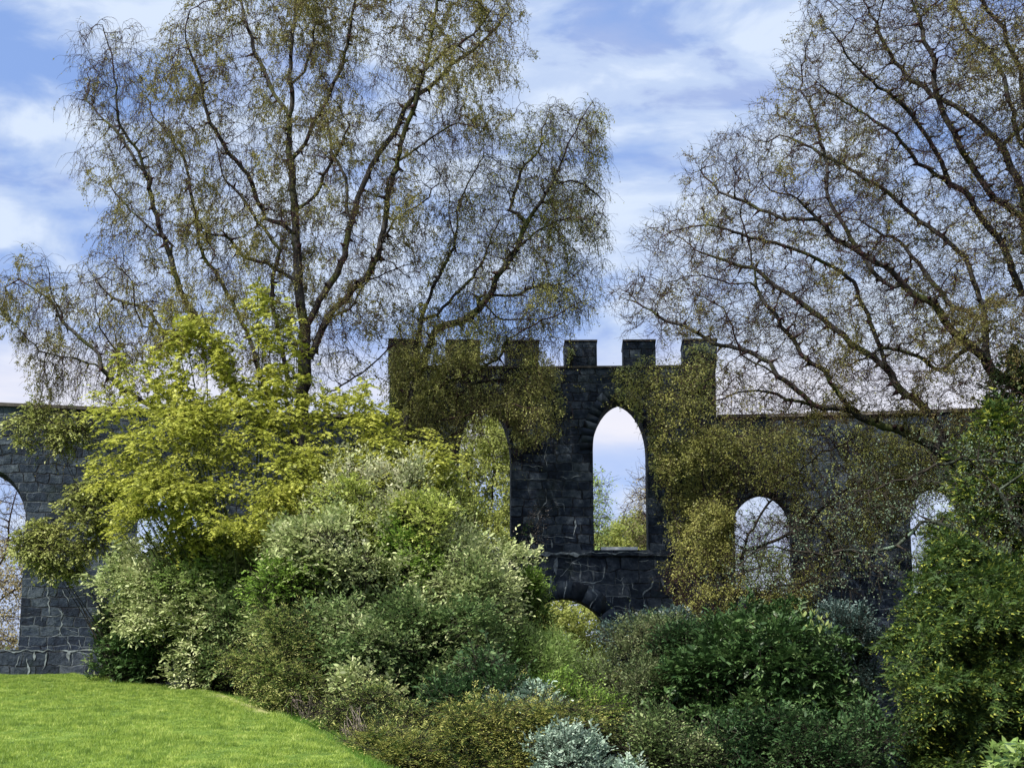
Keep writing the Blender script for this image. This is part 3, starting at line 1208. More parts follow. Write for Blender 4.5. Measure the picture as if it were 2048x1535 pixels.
M['leaf_b'] = leaf_mat('birch_leaf_olive', [(0.09, 0.085, 0.030), (0.16, 0.165, 0.045), (0.25, 0.26, 0.07), (0.38, 0.38, 0.12)], 0.40, 0.5)
spec_a = [
    ([(618, 1420), (612, 1150), (608, 1000), (612, 850), (612, 700), (602, 580), (597, 460), (590, 360), (592, 250), (595, 150), (600, 50), (602, -80)], 0.5),
    ([(615, 725), (650, 650), (700, 590), (745, 530), (762, 450), (775, 380), (800, 290), (820, 225), (850, 130), (865, 60), (880, -60)], -1.8),
    ([(618, 655), (650, 580), (685, 500), (705, 440), (750, 340), (790, 270), (815, 210), (870, 170), (930, 120), (1000, 60), (1020, 20)], 1.5),
    ([(770, 395), (800, 330), (850, 290), (900, 262), (960, 260), (1010, 240)], -1.0),
    ([(597, 480), (560, 440), (533, 427), (500, 350), (461, 290), (427, 239), (403, 171), (376, 85), (380, 20)], -1.8),
    ([(585, 290), (574, 222), (545, 190), (533, 171), (505, 113), (490, 40), (485, -50)], 1.2),
    ([(597, 160), (620, 110), (640, 50), (650, -50)], -1.0),
    ([(590, 310), (620, 240), (650, 190), (680, 120), (700, 50), (720, -60)], -1.6),
    ([(612, 900), (560, 850), (500, 810), (470, 770), (425, 680), (390, 600), (370, 540), (355, 470), (325, 380), (305, 310), (265, 255), (245, 180), (225, 110), (205, 50)], -1.4),
    ([(600, 960), (570, 820), (553, 700), (536, 600), (540, 500), (500, 440), (470, 380), (440, 340), (430, 280)], 1.6),
    ([(545, 830), (520, 760), (478, 654), (455, 600), (427, 551), (390, 510), (370, 400), (360, 330), (340, 280), (300, 220)], 1.5),
    ([(560, 850), (470, 880), (370, 850), (290, 795), (240, 750), (210, 725), (180, 715), (130, 710), (90, 700), (45, 660), (10, 630), (-30, 600)], -1.5),
    ([(212, 722), (170, 680), (130, 640), (95, 590), (70, 570), (40, 560), (10, 575)], 1.0),
    ([(130, 640), (112, 600), (105, 540), (90, 515)], -0.6),
    ([(240, 750), (232, 700), (200, 650), (190, 600)], -0.8),
    ([(385, 690), (330, 665), (290, 650), (270, 610), (265, 560), (245, 540)], -1.2),
    ([(440, 700), (340, 690), (300, 620), (230, 600), (190, 560)], 1.4),
    ([(320, 370), (285, 340), (250, 290), (200, 230), (170, 200)], 1.2),
    ([(240, 180), (190, 140), (165, 110)], -0.8), ([(360, 500), (290, 440), (240, 400), (210, 360)], 1.5),
    ([(608, 880), (644, 797), (702, 763), (740, 739), (780, 705), (810, 670)], -1.2),
    ([(640, 640), (700, 610), (740, 560), (790, 540), (840, 520)], 1.6), ([(750, 520), (790, 440), (850, 400), (880, 350)], -1.3),
    ([(700, 440), (690, 360), (660, 300), (655, 250)], 1.2), ([(597, 560), (540, 520), (500, 520), (450, 470), (400, 460)], -1.8),
    ([(850, 140), (900, 90), (950, 60), (990, 10)], -1.2), ([(602, 420), (640, 380), (660, 330), (700, 250)], -2),
]
poly_a = [(130, 100), (160, 45), (215, 15), (280, 60), (330, 45), (375, 5), (425, -40), (430, -150), (1040, -150), (1048, 60), (1050, 110), (1035, 170), (1010, 215),
          (960, 245), (910, 330), (870, 450), (860, 560), (800, 640), (745, 700), (650, 790), (480, 760), (300, 780), (80, 800), (55, 760), (30, 650), (0, 640), (-40, 600),
          (-20, 560), (50, 500), (110, 540), (180, 520), (190, 440), (235, 380), (175, 385), (150, 330), (165, 250), (130, 240), (145, 190)]
birch_a = thing('birch_tree', 'tall silver birch with a fanned crown rising behind the yellow green maple', 'birch tree', (at(618, 1420, 38.5)))


def boost_a(x, y, P):
    w = 0.20 + 8.0 * (vnoise(P, 1.1, 31) > 0.69) + 1.2 * (vnoise(P, 0.45, 32) > 0.62)
    w = w * np.where(y > 830, 0.3, 1.0)
    return w


birch(birch_a, spec_a, 38.5, [(poly_a, 1.0, 3.4), ([(60, 830), (110, 790), (200, 820), (180, 900), (90, 920)], 0.03, 1.0)], 11, M['birch_bark'], M['twig'], M['leaf_birch'],
      7600, 15500, dict(n=6, seg=0.12, grav=0.45, side=1.1, up=0.35), dict(n=235000, size=0.040, spread=0.03, hang=0.5), boost=boost_a, expo=2.2, thick=1.3, rtip=0.0054)

spec_b = [
    ([(800, 1420), (793, 1050), (798, 900), (803, 820), (815, 740), (832, 690), (860, 691 - 45), (907, 643 - 20), (942, 602), (976, 555), (1020, 500), (1034, 455), (1061, 410), (1089, 372), (1113, 328), (1136, 284), (1160, 239), (1185, 205)], -0.8),
    ([(818, 735), (832, 664), (860, 596), (884, 551), (908, 500), (914, 470), (921, 427), (938, 376), (960, 330), (969, 314), (970, 270), (980, 240)], 1.4),
    ([(912, 480), (907, 393), (890, 359), (873, 308), (880, 260)], -1.2),
    ([(1045, 435), (1013, 417), (1034, 376), (1040, 342), (1072, 308), (1080, 260), (1100, 215)], 1.2),
    ([(1000, 530), (1034, 495), (1078, 461), (1112, 441), (1147, 430), (1190, 440)], -1.4),
    ([(940, 604), (959, 589), (1020, 589), (1080, 570), (1140, 560)], 1.4),
    ([(805, 810), (880, 765), (940, 738), (993, 712), (1010, 678), (1044, 657), (1078, 633), (1133, 620), (1170, 600)], -1.6),
    ([(1000, 700), (1060, 672), (1110, 680), (1140, 690)], -0.6),
    ([(800, 860), (850, 850), (900, 830), (960, 810), (1020, 800), (1080, 820)], -1.6), ([(798, 900), (860, 905), (900, 870), (935, 850), (925, 880), (880, 960)], -1.0),
    ([(1090, 370), (1140, 360), (1180, 370), (1205, 400)], 1.0), ([(820, 735), (790, 650), (770, 600), (765, 520)], 1.2), ([(955, 590), (1000, 640), (1060, 640)], 1.2),
    ([(880, 765), (900, 800), (950, 770), (1000, 760), (1050, 745), (1100, 760)], 1.0), ([(860, 640), (900, 600), (960, 520), (1000, 440)], 1.8),
    ([(810, 790), (770, 760), (740, 740), (700, 700)], -1.2),
]
poly_b = [(850, 560), (870, 450), (900, 330), (960, 240), (1040, 213), (1080, 228), (1110, 200), (1150, 213), (1192, 190), (1215, 250), (1224, 310), (1207, 370), (1217, 430), (1222, 490),
          (1205, 540), (1195, 590), (1170, 640), (1120, 680), (1060, 690), (960, 740), (860, 740), (790, 700), (790, 640)]
poly_b2 = [(782, 700), (860, 700), (960, 700), (1076, 690), (1135, 760), (1125, 850), (1075, 890), (1040, 930), (1020, 850), (970, 830), (910, 850), (900, 920), (840, 960), (780, 880)]
birch_b = thing('birch_tree', 'smaller silver birch leaning over the battlements with its trunk against the stone', 'birch tree', at(800, 1420, 39.6))


def boost_b(x, y, P):
    w = 0.25 + 1.6 * (vnoise(P, 0.9, 41) > 0.62)
    w = w + np.where(in_poly(x, y, poly_b2), 2.2 * np.clip((vnoise(P, 0.8, 45) - 0.25) * 2, 0, 1), 0)
    return w


birch(birch_b, spec_b, 39.6, [(poly_b, 0.66, 2.6), (poly_b2, 0.30, 1.6)], 12, M['birch_bark'], M['twig'], M['leaf_b'],
      3600, 7600, dict(n=6, seg=0.12, grav=0.45, side=1.0, up=0.35), dict(n=95000, size=0.042, spread=0.035, hang=0.5), boost=boost_b, expo=2.15, thick=1.3, rtip=0.0054)

# the big tree at the right edge
spec_d = [
    ([(2110, 1600), (2090, 1400), (2085, 1200), (2070, 1040), (2065, 900), (2070, 760), (2062, 600), (2050, 450), (2043, 300), (2035, 150), (2010, 80), (1965, 10), (1950, -80)], 0.6),
    ([(2068, 1030), (2020, 1000), (1997, 978), (1929, 920), (1881, 893), (1830, 865), (1790, 850), (1751, 842), (1703, 821), (1666, 780), (1642, 739), (1601, 708), (1580, 674), (1560, 647), (1536, 609), (1512, 568), (1495, 500), (1480, 430)], -2.2),
    ([(1881, 893), (1857, 818), (1806, 773), (1772, 722), (1744, 698), (1703, 678), (1656, 643), (1621, 613), (1570, 582), (1520, 540), (1450, 520), (1390, 500)], 1.8),
    ([(2066, 800), (2030, 770), (1980, 746), (1929, 698), (1895, 671), (1874, 650), (1840, 609), (1799, 582), (1758, 544), (1717, 517), (1690, 500), (1656, 478), (1628, 437), (1590, 400), (1540, 380)], -1.6),
    ([(1703, 821), (1642, 818), (1594, 773), (1553, 732), (1512, 712), (1485, 691), (1450, 620), (1400, 590)], -1.0),
    ([(2060, 600), (2030, 560), (1997, 506), (1946, 427), (1922, 386), (1861, 352), (1826, 328), (1792, 284), (1758, 253), (1717, 222), (1656, 191), (1620, 150)], -2.0),
    ([(2048, 430), (2048, 390), (2018, 328), (1990, 284), (1949, 246), (1895, 212), (1861, 185), (1820, 154), (1785, 123), (1765, 85), (1740, 30)], 1.8),
    ([(1980, 740), (1970, 640), (1929, 520), (1878, 478), (1826, 427), (1775, 383), (1720, 355), (1673, 328), (1600, 290), (1560, 270)], 1.2),
    ([(2055, 520), (2048, 437), (1980, 400), (1950, 355), (1908, 290), (1875, 220), (1850, 100), (1830, 20)], -1.4),
    ([(1799, 582), (1760, 560), (1731, 520), (1683, 441), (1656, 376), (1662, 340), (1649, 308), (1630, 230), (1600, 180)], 1.3),
    ([(2043, 300), (2000, 200), (1985, 120), (1930, 60), (1900, -20)], 1.3),
    ([(1772, 722), (1740, 640), (1700, 560), (1640, 520), (1560, 480), (1480, 470), (1400, 440), (1330, 470)], -1.6),
    ([(1560, 735), (1500, 700), (1440, 690), (1380, 640), (1320, 620), (1260, 600)], 1.0),
    ([(1512, 568), (1450, 560), (1400, 540), (1330, 560), (1270, 550)], -1.2), ([(1628, 437), (1570, 430), (1500, 400), (1440, 380), (1400, 340)], 1.4),
    ([(1640, 818), (1580, 800), (1520, 780), (1470, 790), (1430, 800)], 1.2), ([(1490, 700), (1440, 740), (1410, 760)], -0.8), ([(1930, 700), (1880, 740), (1820, 700), (1760, 690), (1700, 730)], -1.4),
    ([(2000, 300), (2100, 200), (2180, 80)], -1.0), ([(2065, 700), (2140, 560), (2220, 420), (2290, 260)], 1.2), ([(2070, 900), (2180, 800), (2290, 720)], -1.2), ([(2050, 450), (2120, 330), (2150, 120), (2160, -50)], 1.0),
    ([(1985, 650), (1900, 600), (1850, 540), (1800, 480), (1720, 440)], 2.2), ([(1900, 360), (1860, 300), (1800, 230), (1700, 130), (1660, 60)], -2.2),
]
poly_d = [(1640, -150), (1590, 60), (1545, 170), (1485, 240), (1405, 290), (1372, 330), (1370, 400), (1290, 450), (1262, 490), (1300, 540), (1212, 570), (1225, 640), (1300, 690),
          (1420, 700), (1440, 830), (1560, 860), (1700, 850), (1900, 850), (2000, 900), (2300, 950), (2330, -150)]
birch_d = thing('birch_tree', 'broad bare branched tree arching in over the wall beside the golden cypress', 'birch tree', at(2110, 1600, 36.5))


def boost_d(x, y, P):
    return 0.25 + 5.0 * (vnoise(P, 0.9, 51) > 0.68) + 1.0 * (y > 820) + 1.0 * (x > 1900) * (vnoise(P, 1.0, 52) > 0.45)


birch(birch_d, spec_d, 36.5, [(poly_d, 1.0, 3.2)], 13, M['birch_bark'], M['twig'], M['leaf_birch_d'],
      15500, 26000, dict(n=4, seg=0.13, grav=0.03, side=1.3, up=0.1, jit=0.4, fwd=0.8), dict(n=210000, size=0.040, spread=0.03, hang=0.2), boost=boost_d, trop=(-0.05, 0, 0.05), expo=2.2, thick=1.3, rtip=0.0056)

# lichened lower boughs belong to an old tree in front of it
spec_f = [
    ([(2150, 1650), (2120, 1300), (2100, 1120), (2048, 1060), (2020, 1000), (1990, 960), (1950, 925), (1910, 890), (1870, 870), (1835, 850)], 0.5),
    ([(2100, 930), (2048, 925), (1997, 920), (1940, 918), (1910, 930), (1880, 935), (1850, 945), (1800, 962), (1750, 975), (1690, 985)], -1.0),
    ([(2100, 1120), (2048, 1145), (1997, 1100), (1950, 1062), (1900, 1050), (1860, 1035), (1810, 1010), (1780, 1000)], 0.8),
    ([(1860, 1035), (1800, 1090), (1740, 1100), (1690, 1105), (1640, 1112), (1600, 1105)], -0.9), ([(1690, 1105), (1640, 1150), (1560, 1165), (1470, 1170), (1420, 1168)], 0.5),
    ([(1850, 945), (1820, 985), (1800, 1000), (1780, 985)], 0.5), ([(1997, 1133), (1950, 1150), (1900, 1155), (1850, 1150)], 0.8), ([(1870, 940), (1862, 900), (1850, 890)], 0.3),
    ([(1750, 975), (1700, 1010), (1660, 1020)], 0.6), ([(1640, 1112), (1560, 1090), (1510, 1100), (1480, 1150), (1520, 1135)], -0.5), ([(1620, 1108), (1580, 1060), (1560, 1040)], 0.6),
]
poly_f = [(1420, 1180), (1470, 1040), (1600, 1010), (1660, 950), (1840, 850), (2000, 820), (2120, 840), (2150, 1250), (2000, 1260), (1860, 1200), (1740, 1190), (1600, 1200)]
old_tree = thing('lichened_tree', 'old tree with grey green lichen on low crooked boughs before the wall', 'tree', at(2150, 1650, 30.5))
M['lichen'] = leaf_mat('lichen_tuft', [(0.05, 0.075, 0.045), (0.10, 0.14, 0.09), (0.20, 0.27, 0.19)], 0.15, 0.9, 0.1)
birch(old_tree, spec_f, 30.5, [(poly_f, 1.0, 1.6)], 14, M['lichen_bark'], M['stem'], M['lichen'],
      900, 1300, dict(n=4, seg=0.10, grav=0.02, side=0.8, jit=0.35), dict(n=7000, size=0.036, spread=0.03, hang=0.3, wr=0.9), rtip=0.0065, split_r=0.03)

# olive small tree before the wall
spec_e = [
    ([(1420, 1520), (1425, 1400), (1440, 1290), (1430, 1180), (1405, 1080), (1390, 980), (1385, 880), (1370, 800), (1365, 730)], 0.5),
    ([(1440, 1300), (1480, 1200), (1500, 1080), (1560, 960), (1640, 900), (1720, 870)], -1.0), ([(1430, 1200), (1380, 1120), (1350, 1000), (1320, 880), (1290, 800)], 0.8),
    ([(1400, 1050), (1450, 960), (1500, 900), (1540, 860)], 1.0), ([(1500, 1100), (1600, 1060), (1680, 990), (1760, 940)], 0.6), ([(1440, 1290), (1380, 1240), (1350, 1200)], -0.8), ([(1500, 1180), (1560, 1200), (1640, 1150)], -0.8),
]
poly_e = [(1440, 705), (1442, 845), (1560, 850), (1700, 850), (1960, 860), (1965, 930), (1800, 1040), (1700, 1120), (1610, 1190), (1480, 1290), (1380, 1290), (1335, 1230), (1330, 1100), (1330, 1000), (1300, 930),
          (1285, 850), (1225, 790), (1260, 730)]
poly_e2 = [(1325, 1010), (1350, 900), (1400, 850), (1480, 860), (1500, 950), (1470, 1030), (1465, 1120), (1560, 1175), (1640, 1170), (1620, 1230), (1520, 1300), (1480, 1270), (1420, 1310), (1370, 1270), (1335, 1230), (1350, 1120)]
olive = thing('small_tree', 'small olive leaved tree covering the wall beside the last merlon', 'tree', at(1420, 1520, 40.3))


def thin_e(x, y, rng):
    win = (np.abs(x - 1527) < 58) & (y > 985) & (y < 1170) | (np.abs(x - 1240) < 50) & (y > 810)
    return ~(win & (rng.uniform(0, 1, len(x)) < 0.85))


def boost_e(x, y, P):
    win = (np.abs(x - 1527) < 56) & (y > 985) & (y < 1150) | (x < 1296) & (y > 815)
    dens = np.clip((vnoise(P, 0.7, 61) - 0.20) * 2.6, 0.12, 1)
    dens = dens + 0.6 * ((y > 880) & (y < 1090) & (x > 1310) & (x < 1475))
    return np.where(win, 0.05, dens) * np.where(in_poly(x + 40 * (vnoise(P, 1.1, 66) - 0.5), y, poly_e2), 1.15, 0.8)


M['leaf_olive'] = leaf_mat('olive_leaf', [(0.09, 0.10, 0.030), (0.16, 0.175, 0.045), (0.26, 0.265, 0.07), (0.40, 0.38, 0.12)], 0.35, 0.5)
birch(olive, spec_e, 40.3, [(poly_e, 1.0, 1.6), (poly_e2, 0.3, 2.0), ([(1300, 930), (1400, 860), (1480, 900), (1475, 1000), (1450, 1060), (1330, 1060)], 0.15, 1.2)], 15, M['stem'], M['twig'], M['leaf_olive'],
      4000, 7000, dict(n=5, seg=0.11, grav=0.25, side=0.9, jit=0.35), dict(n=80000, size=0.048, spread=0.05, hang=0.4), thin=thin_e, boost=boost_e, rtip=0.0055)


# ------------------------------------------------------------------ shrubs
def blob(poly, Y0, depth, n, rng, seed, lump=0.45, gap=0.35, front=0.78, scale=1.3, shell=0.35, ragged=34, flat=0.75, crad=0.36):
    """places for shoots: ragged clumps scattered over and through the bush"""
    def body(m, warp):
        q = poly_pts(poly, m, rng)
        e = np.clip(edge_dist(q[:, 0], q[:, 1], poly) / (FPX / Y0) / depth, 0, 1)
        if warp:
            for f, a in ((1 / 85, warp), (1 / 28, warp * 0.5)):
                k = np.stack([q[:, 0] * f, q[:, 1] * f, 0 * q[:, 0] + seed], -1)
                q = q + np.stack([vnoise(k, 1, seed + 5) - 0.5, vnoise(k, 1, seed + 6) - 0.5], -1) * 2 * a
        h = depth * np.sqrt(np.maximum(0, 1 - (1 - e) ** 2))
        side = np.where(rng.uniform(0, 1, len(q)) < front, -1, 1)
        f = 1 - shell * rng.uniform(0, 1, len(q)) ** 1.5
        base = at(q[:, 0], q[:, 1], Y0)
        nn = vnoise(base * np.array([1, 0.3, 1]), scale * 0.8, seed)
        Y = Y0 + side * h * f * (0.55 + 0.9 * nn) + side * (vnoise(base, scale * 2.4, seed + 1) - 0.5) * lump
        return at(q[:, 0], q[:, 1], Y), side, e
    area_px = 0.5 * abs(sum(a[0] * b[1] - b[0] * a[1] for a, b in zip(poly, list(poly[1:]) + [poly[0]])))
    area = area_px / (FPX / Y0) ** 2
    nc = int(max(6, area / (crad * crad) * 1.9))
    C, cs, _ = body(nc, ragged)
    rc = crad * rng.uniform(0.5, 1.4, nc)
    m = int(n * 0.72)
    k = rng.choice(nc, m, p=rc ** 2 / (rc ** 2).sum())
    d = nrm(rng.normal(0, 1, (m, 3)) + np.array([0, 0, 0.35]) + cs[k][:, None] * np.array([0, 0.35, 0]))
    P1 = C[k] + d * np.array([1.15, 1, flat]) * (rc[k] * rng.uniform(0.55, 1.05, m))[:, None]
    s1 = cs[k]
    P2, s2, e2 = body(int((n - m) * 1.6), ragged)
    keep = vnoise(P2, scale * 2.1, seed + 2) > rng.uniform(gap * 0.6, gap * 1.5, len(P2))
    P2, s2 = P2[keep][:n - m], s2[keep][:n - m]
    c = np.asarray(poly, float).mean(0)
    ctr = at(c[0], c[1], Y0)
    o1 = d
    o2 = nrm((P2 - ctr) * np.array([1, 1.2, 1]) + s2[:, None] * np.array([0, 1.0, 0]) * 0.6)
    P = np.concatenate([P1, P2])
    out = np.concatenate([o1, o2])
    gz = ground_z(P[:, 0], P[:, 1])
    ok = P[:, 2] > gz + 0.03
    return P[ok], out[ok]


def shoots(P, out, rng, k, length, up=0.4, rnd=0.4, droop=0.2, layer=0.0, stray=0.0):
    """k leaves along one little shoot at each P"""
    n = len(P)
    D = nrm(out + np.array([0, 0, up]) + rng.normal(0, rnd, (n, 3)))
    if layer:
        D[:, 2] *= (1 - layer)
        D = nrm(D)
    L = length * rng.uniform(0.6, 1.3, n)
    if stray:
        sl = rng.uniform(0, 1, n) < stray
        L = np.where(sl, L * 2.1, L)
        D = nrm(D + np.where(sl, 0.7, 0.0)[:, None] * np.array([0, 0, 1.0]))
    t = (np.arange(k) + 0.5) / k
    pos = P[:, None] + D[:, None] * (L[:, None] * t[None])[..., None]
    pos[..., 2] -= (droop * L[:, None] * t[None] ** 2)
    S = nrm(np.cross(D, np.array([0, 0, 1.0])))
    sg = np.where(np.arange(k) % 2 == 0, 1, -1)[None, :, None]
    ld = nrm(D[:, None] * 0.7 + S[:, None] * sg * 0.7 + rng.normal(0, 0.3, (n, k, 3)))
    up_n = nrm(np.cross(S, D))
    ln = up_n[:, None] + rng.normal(0, 0.35, (n, k, 3))
    return pos.reshape(-1, 3), ld.reshape(-1, 3), ln.reshape(-1, 3), D, L


def stems_to(root, targets, base_spread, r0, r1, mat, rng, name='stems', nseg=6, bend=0.4, base=None):
    b = np.array(root.location) if base is None else np.asarray(base)
    n = len(targets)
    B = b + rng.normal(0, 1, (n, 3)) * np.array([base_spread, base_spread * 0.7, 0])
    t = np.linspace(0, 1, nseg + 1)[None, :, None]
    mid = (B + targets) / 2 + rng.normal(0, 0.15, (n, 3)) + np.array([0, 0, bend])
    Q = (1 - t) ** 2 * B[:, None] + 2 * t * (1 - t) * mid[:, None] + t * t * targets[:, None]
    P = Q.reshape(-1, 3)
    par = np.arange(len(P)) - 1
    par[::nseg + 1] = -1
    R = np.tile(np.linspace(r0, r1, nseg + 1), n)
    return tubes(P, par, R, name, mat, root)


def shrub(name, label, cat, poly, Y0, depth, n, leafm, seed, base, tpl='rhomb', size=0.06, wr=0.5, k=6, length=0.25, up=0.4, rnd=0.45, droop=0.2, layer=0.0,
          lump=0.5, gap=0.35, scale=1.3, nst=60, stemm=None, hang=0.0, group=None, shell=0.35, parts=None, r0=0.03, bend=0.4, dens=1.35, ragged=30, flat=0.75, crad=0.34, inner=True, innerm=None, tipm=None, ntip=3):
    rng = np.random.default_rng(seed)
    bp = at(base[0], base[1], Y0)
    root = thing(name, label, cat, (bp[0], bp[1], min(bp[2], float(ground_z(np.array([bp[0]]), np.array([bp[1]]))[0]))), group)
    P, out = blob(poly, Y0, depth, int(n * dens), rng, seed, lump, gap, 0.78, scale, shell, ragged, flat, crad)
    pos, ld, ln, D, L = shoots(P, out, rng, k, length, up, rnd, droop, layer, 0.05)
    if hang:
        ld = nrm(ld + np.array([0, 0, -hang]))
    cs = 0.75 + 0.5 * vnoise(pos, 1.9, seed + 9)
    Ls = size * rng.uniform(0.55, 1.4, len(pos)) * cs
    tip = (np.arange(len(pos)) % k) >= k - ntip
    if tipm is None:
        tip[:] = False
    leaves(pos[~tip], ld[~tip], ln[~tip], Ls[~tip], Ls[~tip] * wr, tpl, 'foliage', leafm, root)
    if tip.any():
        ts = 0.72 if tpl == 'frond' else 1.0
        leaves(pos[tip], ld[tip], ln[tip], Ls[tip] * ts, Ls[tip] * wr * ts, tpl, 'tip_foliage', tipm, root)
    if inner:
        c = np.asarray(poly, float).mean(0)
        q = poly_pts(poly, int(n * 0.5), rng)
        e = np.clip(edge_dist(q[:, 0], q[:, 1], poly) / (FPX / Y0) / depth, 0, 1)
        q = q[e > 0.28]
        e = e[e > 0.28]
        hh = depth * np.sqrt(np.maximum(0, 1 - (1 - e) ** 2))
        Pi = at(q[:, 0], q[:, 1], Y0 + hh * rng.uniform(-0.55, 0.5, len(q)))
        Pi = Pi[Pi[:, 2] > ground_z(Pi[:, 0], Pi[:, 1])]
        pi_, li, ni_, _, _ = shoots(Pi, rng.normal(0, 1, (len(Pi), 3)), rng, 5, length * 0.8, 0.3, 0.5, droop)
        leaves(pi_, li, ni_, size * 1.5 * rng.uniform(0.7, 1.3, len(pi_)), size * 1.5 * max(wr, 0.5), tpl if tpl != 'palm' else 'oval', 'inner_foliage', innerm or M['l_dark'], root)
    pick = rng.choice(len(P), min(nst, len(P)), replace=False)
    if len(pick) <= 16:
        for i_ in pick:
            stems_to(root, P[i_][None], 0.16, r0, 0.006, stemm or M['stem'], rng, 'stem', bend=bend)
    else:
        stems_to(root, P[pick], 0.16, r0, 0.006, stemm or M['stem'], rng, bend=bend)
    # the little shoots' own wood
    m = min(len(P), 2500)
    if n < 200:
        return root, P, rng
    pk = rng.choice(len(P), m, replace=False)
    A = P[pk] - D[pk] * 0.12
    B = P[pk] + D[pk] * L[pk][:, None] * 0.8
    PP = np.stack([A, B], 1).reshape(-1, 3)
    par = np.arange(len(PP)) - 1
    par[::2] = -1
    tubes(PP, par, np.tile([0.007, 0.004], m), 'twigs', stemm or M['stem'], root)
    print(label[:30], len(pos), round(time.time() - T0, 2))
    return root, P, rng


LM = leaf_mat
M['l_maple'] = LM('maple_leaf', [(0.15, 0.18, 0.030), (0.25, 0.28, 0.045), (0.37, 0.39, 0.07), (0.50, 0.51, 0.12)], 0.36, 0.5)
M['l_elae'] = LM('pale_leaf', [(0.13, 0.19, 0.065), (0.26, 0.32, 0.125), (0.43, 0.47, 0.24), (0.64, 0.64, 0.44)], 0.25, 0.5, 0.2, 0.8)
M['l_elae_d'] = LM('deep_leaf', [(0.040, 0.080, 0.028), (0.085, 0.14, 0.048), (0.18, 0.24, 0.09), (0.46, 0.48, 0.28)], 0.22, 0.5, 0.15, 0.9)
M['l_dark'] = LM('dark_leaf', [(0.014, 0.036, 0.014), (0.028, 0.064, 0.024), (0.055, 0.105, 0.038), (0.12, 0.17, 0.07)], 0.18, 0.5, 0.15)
M['l_green'] = LM('fresh_leaf', [(0.065, 0.13, 0.022), (0.12, 0.21, 0.034), (0.20, 0.31, 0.055), (0.34, 0.44, 0.12)], 0.3, 0.5)
M['l_feather'] = LM('feather_leaf', [(0.10, 0.18, 0.045), (0.19, 0.29, 0.075), (0.31, 0.41, 0.14), (0.46, 0.53, 0.27)], 0.35, 0.6)
M['l_yellow'] = LM('yellow_leaf', [(0.14, 0.20, 0.035), (0.25, 0.31, 0.06), (0.38, 0.43, 0.11), (0.52, 0.55, 0.22)], 0.35, 0.6)
M['l_juniper'] = LM('juniper_leaf', [(0.035, 0.070, 0.016), (0.075, 0.12, 0.026), (0.14, 0.18, 0.04)], 0.25, 0.6)
M['l_juniper_tip'] = LM('juniper_tip', [(0.18, 0.21, 0.05), (0.30, 0.31, 0.08), (0.48, 0.45, 0.15)], 0.25, 0.6)
M['l_juniper2'] = LM('juniper_green', [(0.06, 0.11, 0.028), (0.12, 0.19, 0.045), (0.22, 0.29, 0.08)], 0.25, 0.6)
M['l_juniper2_tip'] = LM('juniper_green_tip', [(0.25, 0.30, 0.08), (0.40, 0.42, 0.14), (0.52, 0.52, 0.22)], 0.25, 0.6)
M['l_silver'] = LM('silver_leaf', [(0.10, 0.17, 0.12), (0.20, 0.29, 0.22), (0.33, 0.42, 0.34), (0.50, 0.58, 0.49)], 0.15, 0.6)
M['l_brown'] = LM('brown_leaf', [(0.040, 0.065, 0.026), (0.080, 0.115, 0.045), (0.15, 0.185, 0.08), (0.32, 0.32, 0.19)], 0.3, 0.6)
M['l_orange'] = LM('orange_leaf', [(0.14, 0.15, 0.03), (0.25, 0.23, 0.05), (0.38, 0.32, 0.10)], 0.45, 0.6)
M['l_blue'] = LM('blue_leaf', [(0.020, 0.042, 0.038), (0.04, 0.075, 0.066), (0.085, 0.14, 0.13), (0.22, 0.30, 0.28)], 0.2, 0.4, 0.5)
M['l_cypress'] = LM('cypress_gold', [(0.014, 0.036, 0.008), (0.036, 0.072, 0.013), (0.085, 0.125, 0.022)], 0.15, 0.6, 0.3, 2.6)
M['l_cypress_tip'] = LM('cypress_tip', [(0.09, 0.15, 0.020), (0.22, 0.26, 0.036), (0.50, 0.49, 0.09)], 0.15, 0.6, 0.3, 2.6)
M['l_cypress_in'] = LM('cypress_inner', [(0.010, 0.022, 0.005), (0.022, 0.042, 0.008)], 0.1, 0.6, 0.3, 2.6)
M['l_rhodo'] = LM('rhododendron_leaf', [(0.014, 0.034, 0.011), (0.030, 0.068, 0.020), (0.062, 0.12, 0.035), (0.18, 0.25, 0.10)], 0.15, 0.45, 0.3)
M['l_ivy'] = LM('ivy_leaf', [(0.025, 0.045, 0.018), (0.045, 0.075, 0.028), (0.085, 0.12, 0.05), (0.16, 0.20, 0.09)], 0.2, 0.4)
M['l_creeper'] = LM('creeper_leaf', [(0.075, 0.10, 0.030), (0.15, 0.185, 0.050), (0.24, 0.28, 0.08), (0.36, 0.38, 0.12)], 0.25, 0.5, 0.3, 1.2)
M['l_skirt'] = LM('skirt_leaf', [(0.10, 0.12, 0.035), (0.18, 0.21, 0.055), (0.28, 0.31, 0.09), (0.42, 0.43, 0.15)], 0.3, 0.5)
M['l_wand'] = LM('wand_leaf', [(0.20, 0.25, 0.10), (0.36, 0.40, 0.20), (0.52, 0.53, 0.34), (0.68, 0.66, 0.50)], 0.25, 0.5, 0.2)
M['l_candle'] = LM('bud', [(0.20, 0.26, 0.08), (0.32, 0.38, 0.14)], 0.3, 0.5)
M['l_bg'] = LM('spring_leaf', [(0.17, 0.21, 0.05), (0.28, 0.32, 0.08), (0.42, 0.45, 0.15)], 0.5, 0.6)
M['l_bg2'] = LM('autumn_leaf', [(0.20, 0.18, 0.09), (0.32, 0.28, 0.14), (0.45, 0.40, 0.23)], 0.5, 0.6)
M['l_bgd'] = LM('far_leaf', [(0.06, 0.09, 0.025), (0.12, 0.16, 0.04), (0.22, 0.24, 0.08)], 0.4, 0.6)

